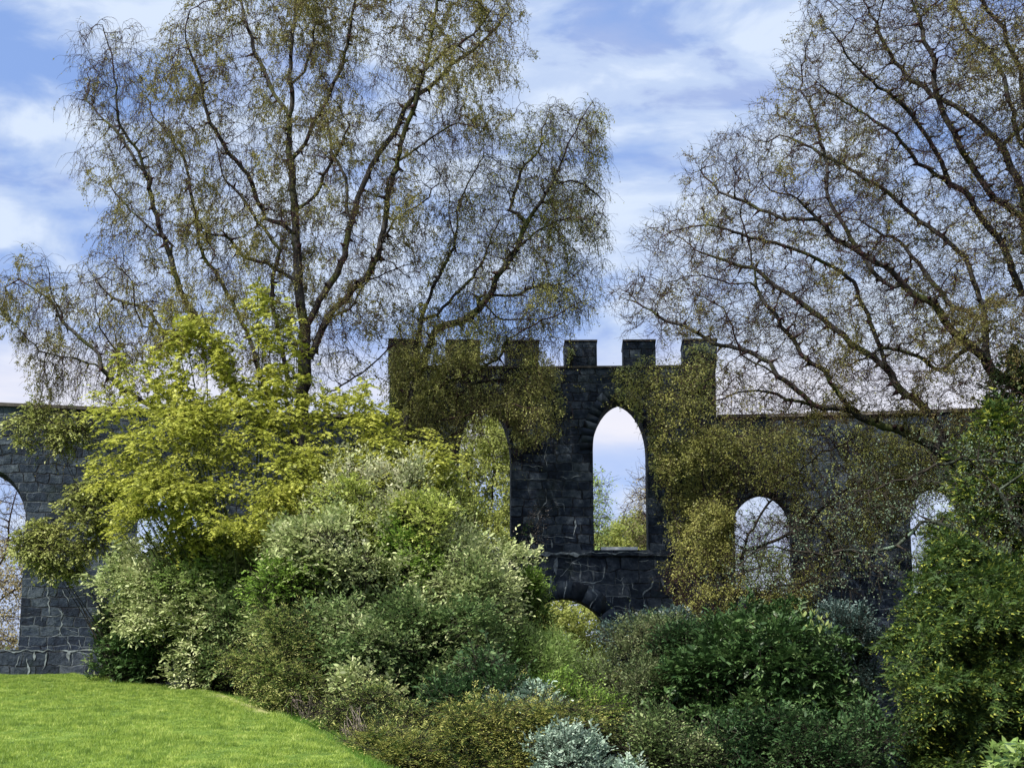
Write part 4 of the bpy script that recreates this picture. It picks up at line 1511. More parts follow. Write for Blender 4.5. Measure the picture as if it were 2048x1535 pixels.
# yellow green maple
poly_m = [(200, 1010), (205, 930), (225, 870), (265, 830), (330, 805), (400, 810), (500, 805), (590, 815), (640, 820), (700, 850), (770, 850), (850, 870), (905, 920), (890, 985), (905, 1040), (880, 1100),
          (760, 1130), (640, 1130), (520, 1120), (400, 1100), (310, 1110), (255, 1090), (225, 1060)]
root, Pm, rng = shrub('maple_tree', 'bushy yellow green maple in fresh leaf standing before the birches', 'maple tree', poly_m, 36.0, 2.3, 9000, M['l_maple'], 21, (520, 1500), 'palm', 0.072, 1.0, 6, 0.32,
                      0.15, 0.4, 0.45, 0.75, 0.55, 0.42, 1.2, 90, M['stem_green'], hang=0.45, shell=0.6, r0=0.05, flat=0.36, crad=0.40, ragged=45, dens=1.1, inner=False)
# upright leafy tops of the maple
tops = [([(590, 860), (600, 740), (590, 690)], 26), ([(520, 850), (540, 760), (520, 640), (515, 565)], 26), ([(510, 860), (480, 760), (430, 690), (390, 650), (345, 640)], 34), ([(400, 860), (370, 780), (350, 720), (365, 640)], 32),
        ([(360, 860), (330, 800), (310, 740), (285, 730)], 24), ([(270, 850), (255, 790), (238, 735), (232, 700)], 9), ([(450, 850), (440, 780), (420, 720), (410, 640)], 26), ([(640, 860), (650, 790), (690, 800), (740, 800)], 16), ([(560, 860), (565, 700), (590, 620), (530, 600)], 20),
        ([(300, 700), (312, 740), (330, 790)], 12), ([(700, 880), (720, 830), (735, 760)], 14)]
TP, TD = [], []
for pl, wpx in tops:
    pl = np.array(pl, float)
    s = np.r_[0, np.cumsum(np.hypot(*np.diff(pl, axis=0).T))]
    n = int(s[-1] * wpx / 14)
    t = rng.uniform(0, 1, n) * s[-1]
    x = np.interp(t, s, pl[:, 0]) + rng.normal(0, wpx * 0.6, n)
    y = np.interp(t, s, pl[:, 1]) + rng.normal(0, 10, n)
    y = y + 0
    cl = vnoise(np.stack([x / 22, y / 16, 0 * x], -1), 1.0, 77) > 0.40
    x, y = x[cl], y[cl]
    TP.append(at(x, y, 36.0 + rng.normal(0, 0.5, len(x))))
    TD.append(rng.normal(0, 0.8, (len(x), 3)))
TP, TD = np.concatenate(TP), np.concatenate(TD)
pos, ld, ln, D, L = shoots(TP, nrm(TD), rng, 5, 0.25, 0.1, 0.3, 0.4, 0.7)
leaves(pos, nrm(ld + np.array([0, 0, -0.4])), ln, 0.10 * rng.uniform(0.6, 1.3, len(pos)), 0.09, 'palm', 'top_foliage', M['l_maple'], root)
ends = np.array([at(pl[-1][0], pl[-1][1], 36.0) for pl, _ in tops])
stems_to(root, ends, 0.4, 0.05, 0.01, M['stem_green'], rng, 'limbs', 8, -0.3)
# maple's left skirt hanging over the wall
shrub('hanging_shrub', 'dull olive leafed shrub spilling over the dark pier beside the open arch', 'shrub',
      [(75, 1160), (85, 1080), (130, 1030), (165, 960), (200, 980), (230, 1060), (190, 1110), (160, 1150), (110, 1165)], 38.2, 0.8, 1900, M['l_skirt'], 22, (260, 1340), 'rhomb', 0.075, 0.7, 6, 0.2, 0.1, 0.5, 0.5, 0.3, 0.3, 0.5, 1.6, 6, hang=0.5, r0=0.02, inner=False)
shrub('hanging_shrub', 'small clump of olive leaves hanging just under the coping at the far end', 'shrub',
      [(55, 850), (85, 822), (150, 825), (190, 840), (185, 880), (150, 900), (110, 880), (95, 905), (65, 880)], 38.6, 0.6, 700, M['l_skirt'], 23, (330, 1340), 'rhomb', 0.07, 0.7, 6, 0.2, 0.1, 0.5, 0.5, 0.3, 0.3, 0.55, 1.6, 3, hang=0.5, r0=0.02, inner=False)

# pale leaved shrubs: big leaf mass below the maple
shrub('pale_shrub', 'cream and green leaved shrub filling the bank above the lawn edge', 'shrub',
      [(180, 1160), (230, 1130), (290, 1065), (400, 1030), (500, 1040), (570, 1060), (620, 1200), (570, 1300), (500, 1370), (430, 1385), (350, 1370), (290, 1310), (240, 1250), (210, 1210)], 36.8, 1.7, 5600, M['l_elae'], 24, (420, 1385),
      'oval', 0.10, 0.48, 7, 0.32, 0.3, 0.45, 0.25, 0.3, 0.55, 0.38, 1.3, 90, crad=0.28, flat=0.5, ragged=50)
shrub('pale_shrub', 'tall grey green shrub with silvery shoots below the left tall window', 'shrub',
      [(520, 1180), (530, 1110), (590, 1080), (630, 1050), (700, 1065), (760, 1050), (830, 1080), (900, 1085), (940, 1125), (975, 1140), (1000, 1180), (1005, 1240), (985, 1330), (960, 1380), (850, 1330), (700, 1300), (600, 1290)], 34.0, 2.0, 8600, M['l_elae'], 25, (800, 1560),
      'oval', 0.095, 0.48, 7, 0.38, 0.7, 0.45, 0.2, 0.1, 0.6, 0.40, 1.3, 130, r0=0.035, ragged=80)
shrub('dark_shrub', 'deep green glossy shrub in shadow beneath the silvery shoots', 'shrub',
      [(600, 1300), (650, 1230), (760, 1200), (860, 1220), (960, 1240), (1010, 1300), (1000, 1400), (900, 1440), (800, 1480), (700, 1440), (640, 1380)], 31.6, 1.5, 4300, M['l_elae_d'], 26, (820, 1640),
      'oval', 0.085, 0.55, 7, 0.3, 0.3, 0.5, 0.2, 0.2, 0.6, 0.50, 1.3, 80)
shrub('fresh_shrub', 'rich mid green leafy shrub pushing out between the pale shrubs', 'shrub',
      [(500, 1180), (560, 1120), (640, 1110), (690, 1160), (680, 1240), (620, 1290), (540, 1280), (505, 1230)], 32.6, 1.1, 2000, M['l_green'], 27, (600, 1500), 'oval', 0.075, 0.55, 7, 0.26, 0.3, 0.5, 0.2, 0.2, 0.45, 0.42, 1.5, 50)
shrub('yellow_shrub', 'yellow green saplings rising through the pale shrub by the left tall window', 'shrub',
      [(800, 1120), (820, 1000), (850, 900), (890, 930), (930, 980), (960, 1040), (1000, 1090), (960, 1120), (880, 1140)], 37.2, 1.2, 2100, M['l_yellow'], 28, (880, 1480), 'rhomb', 0.075, 0.55, 6, 0.25, 0.5, 0.5, 0.2, 0.2, 0.45, 0.50, 1.5, 50, M['stem_green'])
shrub('rhododendron', 'low dark rhododendron at the foot of the plinth', 'shrub',
      [(212, 1345), (228, 1300), (262, 1275), (320, 1280), (350, 1320), (345, 1365), (290, 1370), (230, 1362)], 38.6, 0.9, 1300, M['l_rhodo'], 29, (275, 1375), 'long', 0.11, 0.38, 7, 0.2, 0.5, 0.5, 0.2, 0.0, 0.3, 0.4, 1.6, 30)
shrub('dark_shrub', 'thin dark leaved bush half hiding the plinth beside the rhododendron', 'shrub',
      [(205, 1320), (210, 1230), (235, 1190), (270, 1190), (280, 1270), (240, 1300), (215, 1330)], 39.4, 0.6, 600, M['l_elae_d'], 30, (230, 1370), 'oval', 0.09, 0.5, 6, 0.22, 0.4, 0.5, 0.2, 0.0, 0.3, 0.52, 1.6, 14, ragged=12)
shrub('juniper', 'feathery yellow green juniper above the long grass at the lawn edge', 'juniper',
      [(450, 1330), (480, 1280), (560, 1240), (650, 1230), (700, 1290), (720, 1370), (690, 1410), (620, 1420), (560, 1400), (500, 1370)], 31.5, 1.1, 3300, M['l_juniper2'], 31, (620, 1470), 'needle', 0.06, 0.35, 12, 0.36, 0.2, 0.35, 0.3, 0.4, 0.5, 0.42, 1.5, 60, flat=0.35, ragged=45, tipm=M['l_juniper2_tip'], ntip=4)
shrub('juniper', 'golden tipped spreading juniper sprawling low in the foreground', 'juniper',
      [(745, 1490), (790, 1460), (850, 1440), (930, 1410), (975, 1400), (1010, 1440), (1080, 1440), (1150, 1415), (1215, 1425), (1150, 1465), (1080, 1500), (1090, 1560), (1050, 1640), (800, 1640), (740, 1580)], 26.5, 1.3, 5200, M['l_juniper'], 32, (930, 1680), 'needle', 0.058, 0.38, 13, 0.40, 0.25, 0.30, 0.3, 0.6, 0.5, 0.42, 1.6, 70, flat=0.28, ragged=36, tipm=M['l_juniper_tip'], ntip=5)
shrub('juniper', 'dull green juniper tangled between the dead twigs and the golden juniper', 'juniper',
      [(680, 1420), (740, 1390), (800, 1400), (830, 1440), (800, 1500), (760, 1560), (720, 1520)], 28.3, 0.8, 1300, M['l_juniper2'], 33, (770, 1600), 'needle', 0.055, 0.35, 12, 0.3, 0.2, 0.4, 0.3, 0.4, 0.4, 0.5, 1.6, 40, flat=0.35, tipm=M['l_juniper2_tip'])
shrub('dark_shrub', 'shadowy broad leaved bush between golden juniper and the willow scrub', 'shrub',
      [(860, 1420), (900, 1360), (980, 1340), (1060, 1370), (1110, 1420), (1060, 1460), (960, 1470)], 29.0, 0.9, 1500, M['l_dark'], 34, (980, 1620), 'oval', 0.09, 0.5, 6, 0.25, 0.3, 0.5, 0.2, 0.1, 0.4, 0.45, 1.5, 40)
shrub('willow_shrub', 'feathery light green willow scrub in front of the low arch', 'willow',
      [(1000, 1430), (990, 1330), (1005, 1290), (1035, 1275), (1080, 1300), (1130, 1330), (1180, 1350), (1200, 1390), (1160, 1430), (1090, 1450)], 33.5, 1.4, 4200, M['l_feather'], 35, (1090, 1560), 'needle', 0.085, 0.30, 9, 0.36, 0.5, 0.45, 0.2, 0.0, 0.45, 0.40, 1.4, 90, M['stem_green'], ragged=18)
shrub('green_bush', 'small bright green bush at the left springing of the low arch', 'bush',
      [(1030, 1200), (1035, 1160), (1060, 1145), (1080, 1165), (1080, 1205), (1060, 1230)], 38.5, 0.6, 600, M['l_green'], 36, (1060, 1500), 'oval', 0.07, 0.6, 6, 0.2, 0.3, 0.5, 0.2, 0.0, 0.2, 0.3, 1.8, 20, M['stem_green'])
shrub('green_bush', 'bright green low bush in the middle of the willow scrub', 'bush',
      [(1060, 1400), (1080, 1350), (1130, 1340), (1160, 1370), (1150, 1420), (1100, 1435)], 31.2, 0.7, 900, M['l_green'], 37, (1110, 1560), 'rhomb', 0.07, 0.6, 6, 0.22, 0.4, 0.5, 0.2, 0.0, 0.3, 0.4, 1.8, 30, M['stem_green'])
shrub('orange_shrub', 'thin amber leaved shrub glowing beside the willow scrub', 'shrub',
      [(1130, 1430), (1150, 1370), (1175, 1350), (1205, 1350), (1225, 1390), (1225, 1450), (1180, 1460)], 34.0, 0.8, 1100, M['l_orange'], 38, (1180, 1560), 'rhomb', 0.06, 0.5, 6, 0.25, 0.5, 0.5, 0.2, 0.0, 0.3, 0.45, 1.6, 50)
shrub('twiggy_shrub', 'brownish twiggy shrub rising from the hollow right of the low arch', 'shrub',
      [(1190, 1530), (1180, 1420), (1200, 1350), (1225, 1300), (1265, 1268), (1330, 1262), (1400, 1285), (1430, 1340), (1420, 1450), (1390, 1560), (1220, 1620)], 32.5, 1.7, 4800, M['l_brown'], 39, (1300, 1640), 'rhomb', 0.06, 0.5, 7, 0.3, 0.6, 0.5, 0.2, 0.0, 0.5, 0.45, 1.3, 220, M['stem'], r0=0.02, bend=0.1, ragged=22)
shrub('green_bush', 'dark teal bush under the right tall window leaning on the arch ring', 'bush',
      [(1215, 1290), (1225, 1250), (1260, 1240), (1330, 1245), (1380, 1270), (1370, 1310), (1280, 1310), (1230, 1310)], 38.0, 0.8, 1200, M['l_blue'], 40, (1280, 1560), 'rhomb', 0.075, 0.55, 6, 0.24, 0.4, 0.5, 0.2, 0.0, 0.35, 0.4, 1.5, 50)
shrub('silver_shrub', 'bright silvery blue grey shrub at the front of the hollow', 'shrub',
      [(1070, 1560), (1080, 1500), (1110, 1465), (1150, 1458), (1185, 1475), (1215, 1510), (1275, 1535), (1290, 1600), (1100, 1640)], 24.0, 0.9, 2200, M['l_silver'], 41, (1170, 1680), 'long', 0.06, 0.42, 8, 0.15, 0.7, 0.45, 0.05, 0.0, 0.3, 0.38, 2.0, 40, ragged=12, crad=0.2)
shrub('silver_shrub', 'small tuft of silvery leaves beside the spreading juniper', 'shrub',
      [(985, 1440), (995, 1405), (1030, 1395), (1065, 1410), (1070, 1440), (1030, 1455)], 28.2, 0.5, 420, M['l_silver'], 42, (1030, 1560), 'long', 0.075, 0.42, 7, 0.16, 0.6, 0.5, 0.05, 0.0, 0.2, 0.45, 2.0, 16)
root, Pr, rng = shrub('rhododendron', 'large dark rhododendron carrying pale upright buds below the olive tree', 'rhododendron',
      [(1370, 1560), (1360, 1440), (1380, 1330), (1420, 1270), (1500, 1225), (1580, 1215), (1640, 1250), (1670, 1310), (1700, 1380), (1690, 1450), (1640, 1560), (1500, 1640)], 31.0, 1.8, 5200, M['l_rhodo'], 43, (1500, 1680),
      'long', 0.125, 0.34, 7, 0.16, 0.45, 0.5, 0.1, 0.0, 0.6, 0.45, 1.3, 80)
# pale leaf buds
bx = np.array([(1475, 1285), (1508, 1292), (1540, 1278), (1560, 1322), (1590, 1325), (1602, 1315), (1555, 1290), (1640, 1240), (1625, 1250), (1610, 1260), (1520, 1330), (1595, 1302), (1692, 1365), (1545, 1345), (1655, 1235), (1630, 1228), (1585, 1285), (1470, 1320), (1640, 1262), (1660, 1255), (1605, 1232), (1648, 1250)])
bp_ = at(bx[:, 0], bx[:, 1], 29.6)
for b_ in bp_:
    pp = b_ + rng.normal(0, 0.012, (4, 3))
    leaves(pp, np.array([0, 0, 1.0]) + rng.normal(0, 0.35, pp.shape), rng.normal(0, 1, pp.shape), 0.13, 0.045, 'long', 'bud', M['l_candle'], root)
shrub('blue_shrub', 'blue grey small leaved shrub against the coarse blocks by the cypress', 'shrub',
      [(1640, 1330), (1650, 1260), (1680, 1235), (1740, 1245), (1765, 1290), (1760, 1400), (1740, 1480), (1680, 1440), (1650, 1400)], 33.5, 1.0, 2600, M['l_blue'], 44, (1710, 1560), 'rhomb', 0.06, 0.5, 7, 0.26, 0.6, 0.5, 0.2, 0.0, 0.4, 0.42, 1.5, 70)
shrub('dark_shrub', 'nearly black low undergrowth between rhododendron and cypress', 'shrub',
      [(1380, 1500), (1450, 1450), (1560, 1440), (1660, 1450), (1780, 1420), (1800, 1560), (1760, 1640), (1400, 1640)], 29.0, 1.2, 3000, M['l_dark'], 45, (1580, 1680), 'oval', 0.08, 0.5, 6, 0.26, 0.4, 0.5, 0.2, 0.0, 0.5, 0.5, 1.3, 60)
shrub('pale_shrub', 'loose silvery leaved wands waving up in front of the maple', 'shrub',
      [(560, 1120), (590, 1030), (640, 950), (690, 925), (740, 960), (800, 970), (870, 1020), (920, 1080), (900, 1120), (760, 1110), (640, 1130)], 34.2, 1.2, 1000, M['l_wand'], 320, (760, 1560),
      'oval', 0.090, 0.48, 8, 0.55, 1.3, 0.35, 0.2, 0.0, 0.5, 0.40, 1.3, 60, r0=0.02, ragged=60, inner=False, crad=0.22)
for (nm, lb, ct, pl, Yd, dp, nn, mt, sd, bs, tp, sz) in (
        ('yellow_shrub', 'yellow green leaves threading through the silvery wands', 'shrub', [(590, 1110), (620, 1010), (690, 965), (760, 1005), (830, 985), (895, 1040), (905, 1110), (800, 1165), (720, 1130), (650, 1160)], 33.4, 0.9, 2300, M['l_yellow'], 311, (760, 1560), 'rhomb', 0.085),
        ('feathery_shrub', 'soft light green sprays breaking the pale shrub above the lawn edge', 'shrub', [(300, 1180), (350, 1110), (420, 1090), (490, 1120), (500, 1190), (440, 1230), (350, 1240)], 35.6, 0.8, 1400, M['l_feather'], 312, (400, 1400), 'rhomb', 0.085),
        ('pale_shrub', 'cream tipped sprays hanging over the fresh green shrub', 'shrub', [(560, 1150), (600, 1080), (680, 1070), (740, 1130), (720, 1200), (660, 1180), (610, 1170)], 32.0, 0.6, 900, M['l_elae'], 301, (700, 1500), 'oval', 0.095),
        ('pale_shrub', 'loose cream leaved shoots at the near corner of the dark glossy shrub', 'shrub', [(650, 1420), (680, 1360), (740, 1350), (790, 1380), (760, 1420), (700, 1440)], 29.6, 0.5, 650, M['l_elae'], 302, (730, 1560), 'oval', 0.09),
        ('pale_shrub', 'buff leaved shoots crowding the left end of the gate ledge', 'shrub', [(900, 1190), (920, 1140), (970, 1130), (1005, 1160), (1005, 1230), (980, 1300), (940, 1290)], 32.4, 0.8, 1500, M['l_elae'], 303, (980, 1560), 'oval', 0.09),
        ('fresh_shrub', 'grass green leaves in the gap under the left tall window', 'shrub', [(740, 1130), (770, 1060), (840, 1080), (900, 1130), (860, 1180), (790, 1170)], 33.0, 0.7, 1000, M['l_green'], 304, (820, 1560), 'oval', 0.08),
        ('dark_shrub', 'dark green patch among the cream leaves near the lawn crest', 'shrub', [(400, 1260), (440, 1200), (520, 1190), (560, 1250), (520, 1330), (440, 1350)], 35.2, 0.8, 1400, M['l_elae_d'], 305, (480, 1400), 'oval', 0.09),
        ('feathery_shrub', 'soft green feathery sprays beside the buff shoots', 'shrub', [(990, 1300), (1000, 1250), (1035, 1240), (1062, 1280), (1055, 1340), (1010, 1350)], 32.2, 0.7, 1200, M['l_feather'], 306, (1040, 1560), 'needle', 0.085),
        ('dark_shrub', 'dusky green leaves above the brownish twiggy shrub', 'shrub', [(1330, 1330), (1350, 1260), (1420, 1240), (1470, 1290), (1450, 1380), (1390, 1420)], 31.4, 0.9, 1600, M['l_dark'], 307, (1400, 1640), 'oval', 0.075),
        ('green_bush', 'mid green tangle at the foot of the brownish twiggy shrub', 'bush', [(1250, 1560), (1260, 1470), (1330, 1440), (1420, 1470), (1440, 1560), (1400, 1620), (1280, 1620)], 28.6, 0.9, 1800, M['l_elae_d'], 308, (1340, 1680), 'rhomb', 0.065),
        ('fresh_shrub', 'fresh green leaves low behind the silvery shrub', 'shrub', [(1080, 1430), (1110, 1380), (1180, 1390), (1210, 1440), (1150, 1470)], 29.5, 0.6, 900, M['l_green'], 309, (1150, 1600), 'rhomb', 0.06)):
    shrub(nm, lb, ct, pl, Yd, dp, nn, mt, sd, bs, tp, sz, 0.5, 7, 0.3, 0.4, 0.5, 0.2, 0.0, 0.4, 0.42, 1.5, 30, ragged=26, crad=0.26)
# golden cypress
poly_c = [(1805, 1560), (1815, 1440), (1795, 1340), (1800, 1250), (1815, 1205), (1840, 1175), (1858, 1115), (1880, 1085), (1910, 1075), (1960, 1100), (2050, 1120), (2150, 1140), (2300, 1200), (2330, 1640), (1780, 1640)]
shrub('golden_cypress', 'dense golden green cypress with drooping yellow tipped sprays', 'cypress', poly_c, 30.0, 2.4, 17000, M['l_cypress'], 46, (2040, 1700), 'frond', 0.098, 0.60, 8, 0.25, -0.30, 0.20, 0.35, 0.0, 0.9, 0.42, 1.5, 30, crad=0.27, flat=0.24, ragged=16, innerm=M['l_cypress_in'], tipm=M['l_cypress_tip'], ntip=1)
shrub('golden_cypress', 'taller green conifer reaching up to the wall coping behind the golden one', 'cypress',
      [(1870, 1130), (1895, 1040), (1925, 950), (1940, 890), (1965, 835), (1995, 812), (2035, 810), (2070, 850), (2110, 960), (2140, 1080), (2150, 1180), (1980, 1180)], 33.2, 1.2, 3600, M['l_cypress'], 47, (2000, 1640), 'frond', 0.13, 0.6, 6, 0.26, 0.0, 0.3, 0.4, 0.2, 0.6, 0.42, 1.6, 20, tipm=M['l_cypress_tip'], ntip=2)
shrub('ivy', 'dark ivy wrapped thickly round the trunk at the picture edge', 'ivy',
      [(1975, 1120), (1900, 1100), (1880, 1040), (1930, 960), (1975, 860), (1985, 740), (2020, 700), (2100, 680), (2150, 800), (2150, 1150), (2050, 1160)], 35.8, 0.9, 4200, M['l_ivy'], 48, (2095, 1640), 'oval', 0.07, 0.7, 6, 0.22, 0.2, 0.6, 0.4, 0.0, 0.4, 0.42, 1.5, 40, hang=0.3)
shrub('rhododendron', 'single fresh green rhododendron shoot poking into the bottom corner', 'rhododendron',
      [(1995, 1535), (2005, 1505), (2035, 1485), (2075, 1500), (2100, 1560), (2040, 1600)], 17.0, 0.25, 60, M['l_feather'], 49, (2060, 1700), 'long', 0.13, 0.30, 8, 0.05, 0.6, 0.5, 0.0, 0.0, 0.05, 0.2, 2.0, 10)
shrub('ledge_sapling', 'spindly reddish leaved sapling growing up off the gate ledge', 'sapling',
      [(1030, 1110), (1028, 1085), (1045, 1055), (1060, 1030), (1068, 1045), (1062, 1080), (1045, 1110)], 43.3, 0.25, 90, M['dead_twig'], 50, (1035, 1150), 'rhomb', 0.06, 0.5, 4, 0.25, 0.2, 0.5, 0.2, 0.3, 0.1, 0.3, 2.0, 8)

# creeper clinging to the tower
def creeper(label, polys, n, seed, rmin=-0.13, holes=()):
    rng = np.random.default_rng(seed)
    q = np.concatenate([poly_pts(p, int(n * w), rng) for p, w in polys])
    u, z = wall_uz(q[:, 0], q[:, 1], WR - 0.12)
    k = np.stack([u, z, 0 * u], -1)
    keep = vnoise(k, 0.9, seed) * 0.6 + vnoise(k, 2.7, seed + 1) * 0.4 > rng.uniform(0.36, 0.60, len(u))
    u, z = u[keep], z[keep]
    P = wpos(u, z, rmin - rng.uniform(0.01, 0.14, len(u)))
    root = thing('creeper', label, 'climbing plant', (P[:, 0].mean(), P[:, 1].mean(), P[:, 2].min()))
    pos, ld, ln, D, L = shoots(P, np.tile(np.array([0, -0.5, -0.3]), (len(P), 1)), rng, 5, 0.16, 0.0, 0.5, 0.4)
    leaves(pos, nrm(ld + np.array([0, 0, -0.4])), ln + np.array([0, -1.0, 0.3]), 0.055 * rng.uniform(0.6, 1.3, len(pos)), 0.042, 'rhomb', 'foliage', M['l_creeper'], root)
    st = wpos(u[:60], z[:60], np.full(min(60, len(u)), rmin - 0.02))
    m = len(st)
    A = st - np.stack([rng.normal(0, .1, m), 0 * st[:, 0], rng.uniform(0.12, 0.35, m)], -1)
    mid = (A + st) / 2 + rng.normal(0, 0.05, st.shape) * np.array([1, 0, 0])
    PP = np.stack([A, mid, st], 1).reshape(-1, 3)
    par = np.arange(len(PP)) - 1
    par[::3] = -1
    tubes(PP, par, np.tile([0.014, 0.011, 0.006], m), 'stems', M['stem'], root)


creeper('olive creeper clothing the first three merlons and the wall under them',
        [([(781, 687), (838, 687), (840, 735), (893, 735), (896, 687), (957, 687), (961, 735), (1012, 735), (1016, 687), (1074, 687), (1078, 738), (1100, 740), (1130, 800), (1120, 870), (1070, 880), (1035, 900), (1020, 840), (975, 805), (930, 840), (912, 900), (800, 930), (783, 900)], 1.0)], 4200, 201)
creeper('olive creeper clothing the last two merlons and the outer edge of the battlemented wall',
        [([(1252, 687), (1308, 687), (1312, 738), (1366, 738), (1370, 687), (1429, 687), (1427, 900), (1400, 1000), (1330, 1020), (1303, 960), (1298, 880), (1262, 815), (1235, 790), (1225, 760)], 1.0)], 3000, 211)
creeper('thin dull creeper spread over the side wall beyond the last merlon',
        [([(1434, 842), (1960, 838), (1960, 1000), (1800, 1130), (1600, 1150), (1590, 1030), (1550, 980), (1500, 980), (1470, 1040), (1440, 1060)], 1.0)], 1700, 221, -0.02)
creeper('tuft of creeper on the fourth merlon',
        [([(1134, 690), (1190, 690), (1191, 728), (1134, 728)], 1.0)], 260, 231)

# bare upright canes and dead twigs
for (label, tips, base_, Yc, rr) in (
        ('bundle of thin bare canes standing up through the silvery shoots', [(664, 1010), (700, 945), (735, 1000), (806, 985), (800, 1060), (925, 960), (950, 990), (640, 1040), (868, 1020), (880, 1060), (1010, 1150)], (800, 1400), 33.6, 0.010),
        ('grey dead twigs curling over the long grass by the juniper', [(585, 1385), (590, 1400), (600, 1380), (625, 1370), (640, 1400), (655, 1410), (575, 1395), (610, 1400), (620, 1385), (650, 1395)], (612, 1455), 30.0, 0.010),
        ('pale dry stems heaped against the end of the lawn', [(680, 1450), (690, 1440), (700, 1410), (708, 1405), (715, 1430), (722, 1450), (760, 1500), (690, 1465), (702, 1450), (740, 1470), (770, 1480), (684, 1460), (752, 1460)], (722, 1530), 27.0, 0.011)):
    rng = np.random.default_rng(len(label))
    root = thing('dry_stems', label, 'dry stems', at(base_[0], base_[1], Yc))
    tp_ = np.array(tips, float)
    rep = 1 if rr == 0.010 and Yc > 32 else 4
    tp_ = np.repeat(tp_, rep, 0) + rng.normal(0, 6 if rep > 1 else 1, (len(tp_) * rep, 2))
    for q_ in at(tp_[:, 0], tp_[:, 1], Yc + rng.normal(0, 0.35, len(tp_))):
        stems_to(root, q_[None], 0.12 if rep > 1 else 0.9, rr * 1.3, rr * 0.45, M['dead_twig'] if rep > 1 else M['stem'], rng, 'stem', 8, 0.15 if rep > 1 else -0.2)

print('shrubs', round(time.time() - T0, 2))


# ------------------------------------------------------------------ trees beyond the wall
def far_tree(label, spec, Y0, poly, seed, leafm, natt, ntwig, nleaf, size=0.07, name='garden_tree', twig=None, rtip=0.007, boost=None):
    r = thing(name, label, 'tree', at(spec[0][0][0][0], spec[0][0][0][1], Y0))
    birch(r, spec, Y0, [(poly, 1.0, 2.0)], seed, M['stem'], M['twig'], leafm, natt, ntwig, twig or dict(n=4, seg=0.14, grav=0.1, side=0.5), dict(n=nleaf, size=size, spread=0.06, hang=0.2), step=0.26, rtip=rtip, boost=boost)


far_tree('airy yellow green tree seen through the left tall window', [([(960, 1420), (965, 1200), (970, 1100), (985, 1000), (990, 900), (1000, 800)], 0), ([(970, 1100), (940, 1000), (930, 900)], -1), ([(975, 1050), (1030, 980), (1080, 930)], 1)],
         55.0, [(880, 1180), (870, 1000), (900, 900), (940, 830), (990, 800), (1040, 850), (1085, 930), (1110, 1050), (1100, 1200), (980, 1230)], 71, M['l_bg'], 1800, 3400, 60000, 0.085)
far_tree('thin young tree with sparse leaves at the edge of the right tall window', [([(1200, 1420), (1195, 1150), (1190, 1050), (1185, 950)], 0)],
         56.0, [(1120, 1100), (1130, 980), (1180, 930), (1215, 970), (1222, 1030), (1225, 1120), (1180, 1150)], 72, M['l_feather'], 500, 900, 3800, 0.075)
far_tree('rounded green tree low in the right tall window', [([(1260, 1420), (1262, 1250), (1265, 1150), (1268, 1080)], 0)],
         62.0, [(1170, 1150), (1185, 1085), (1230, 1050), (1275, 1030), (1320, 1060), (1350, 1130), (1320, 1200), (1200, 1200)], 73, M['l_bg'], 1100, 2200, 42000, 0.10)
far_tree('bare tipped brown tree behind the middle pier', [([(1330, 1420), (1325, 1150), (1300, 1050), (1290, 980)], 0)],
         58.0, [(1240, 1060), (1250, 980), (1290, 930), (1340, 960), (1360, 1060), (1300, 1120)], 74, M['l_bg2'], 500, 900, 1800, 0.06)
far_tree('olive green tree filling the low arch', [([(1130, 1560), (1130, 1400), (1125, 1300), (1120, 1230)], 0)],
         52.0, [(1010, 1440), (1000, 1300), (1040, 1200), (1130, 1170), (1220, 1200), (1260, 1300), (1250, 1440), (1130, 1500)], 75, M['l_bg'], 1100, 2200, 50000, 0.09)
far_tree('half bare tree with amber leaves seen through the open left arch', [([(-40, 1450), (-30, 1300), (-10, 1150), (20, 1050), (40, 960)], 0), ([(-20, 1220), (30, 1180), (60, 1130)], 1)],
         50.0, [(-120, 1000), (-60, 940), (0, 990), (50, 980), (90, 1020), (110, 1150), (90, 1320), (0, 1380), (-120, 1340)], 76, M['l_bg2'], 1100, 2000, 10000, 0.075,
         boost=lambda x, y, P: np.where(y > 1080, 1.0, 0.08))
far_tree('grey green tree behind the small right window', [([(1530, 1460), (1530, 1250), (1520, 1150), (1530, 1080)], 0), ([(1525, 1200), (1570, 1130), (1600, 1060)], 0.5)],
         53.0, [(1440, 1200), (1450, 1090), (1500, 1050), (1560, 1000), (1620, 1040), (1640, 1150), (1600, 1230), (1480, 1240)], 77, M['l_bgd'], 900, 1700, 6500, 0.07,
         boost=lambda x, y, P: np.where(y > 1100, 1.0, 0.08))
far_tree('dim tree behind the window nearest the cypress', [([(1880, 1460), (1880, 1250), (1890, 1100), (1900, 1040)], 0)],
         54.0, [(1800, 1200), (1820, 1090), (1880, 1050), (1950, 1000), (1990, 1100), (1960, 1230)], 78, M['l_bgd'], 500, 900, 5000, 0.07)
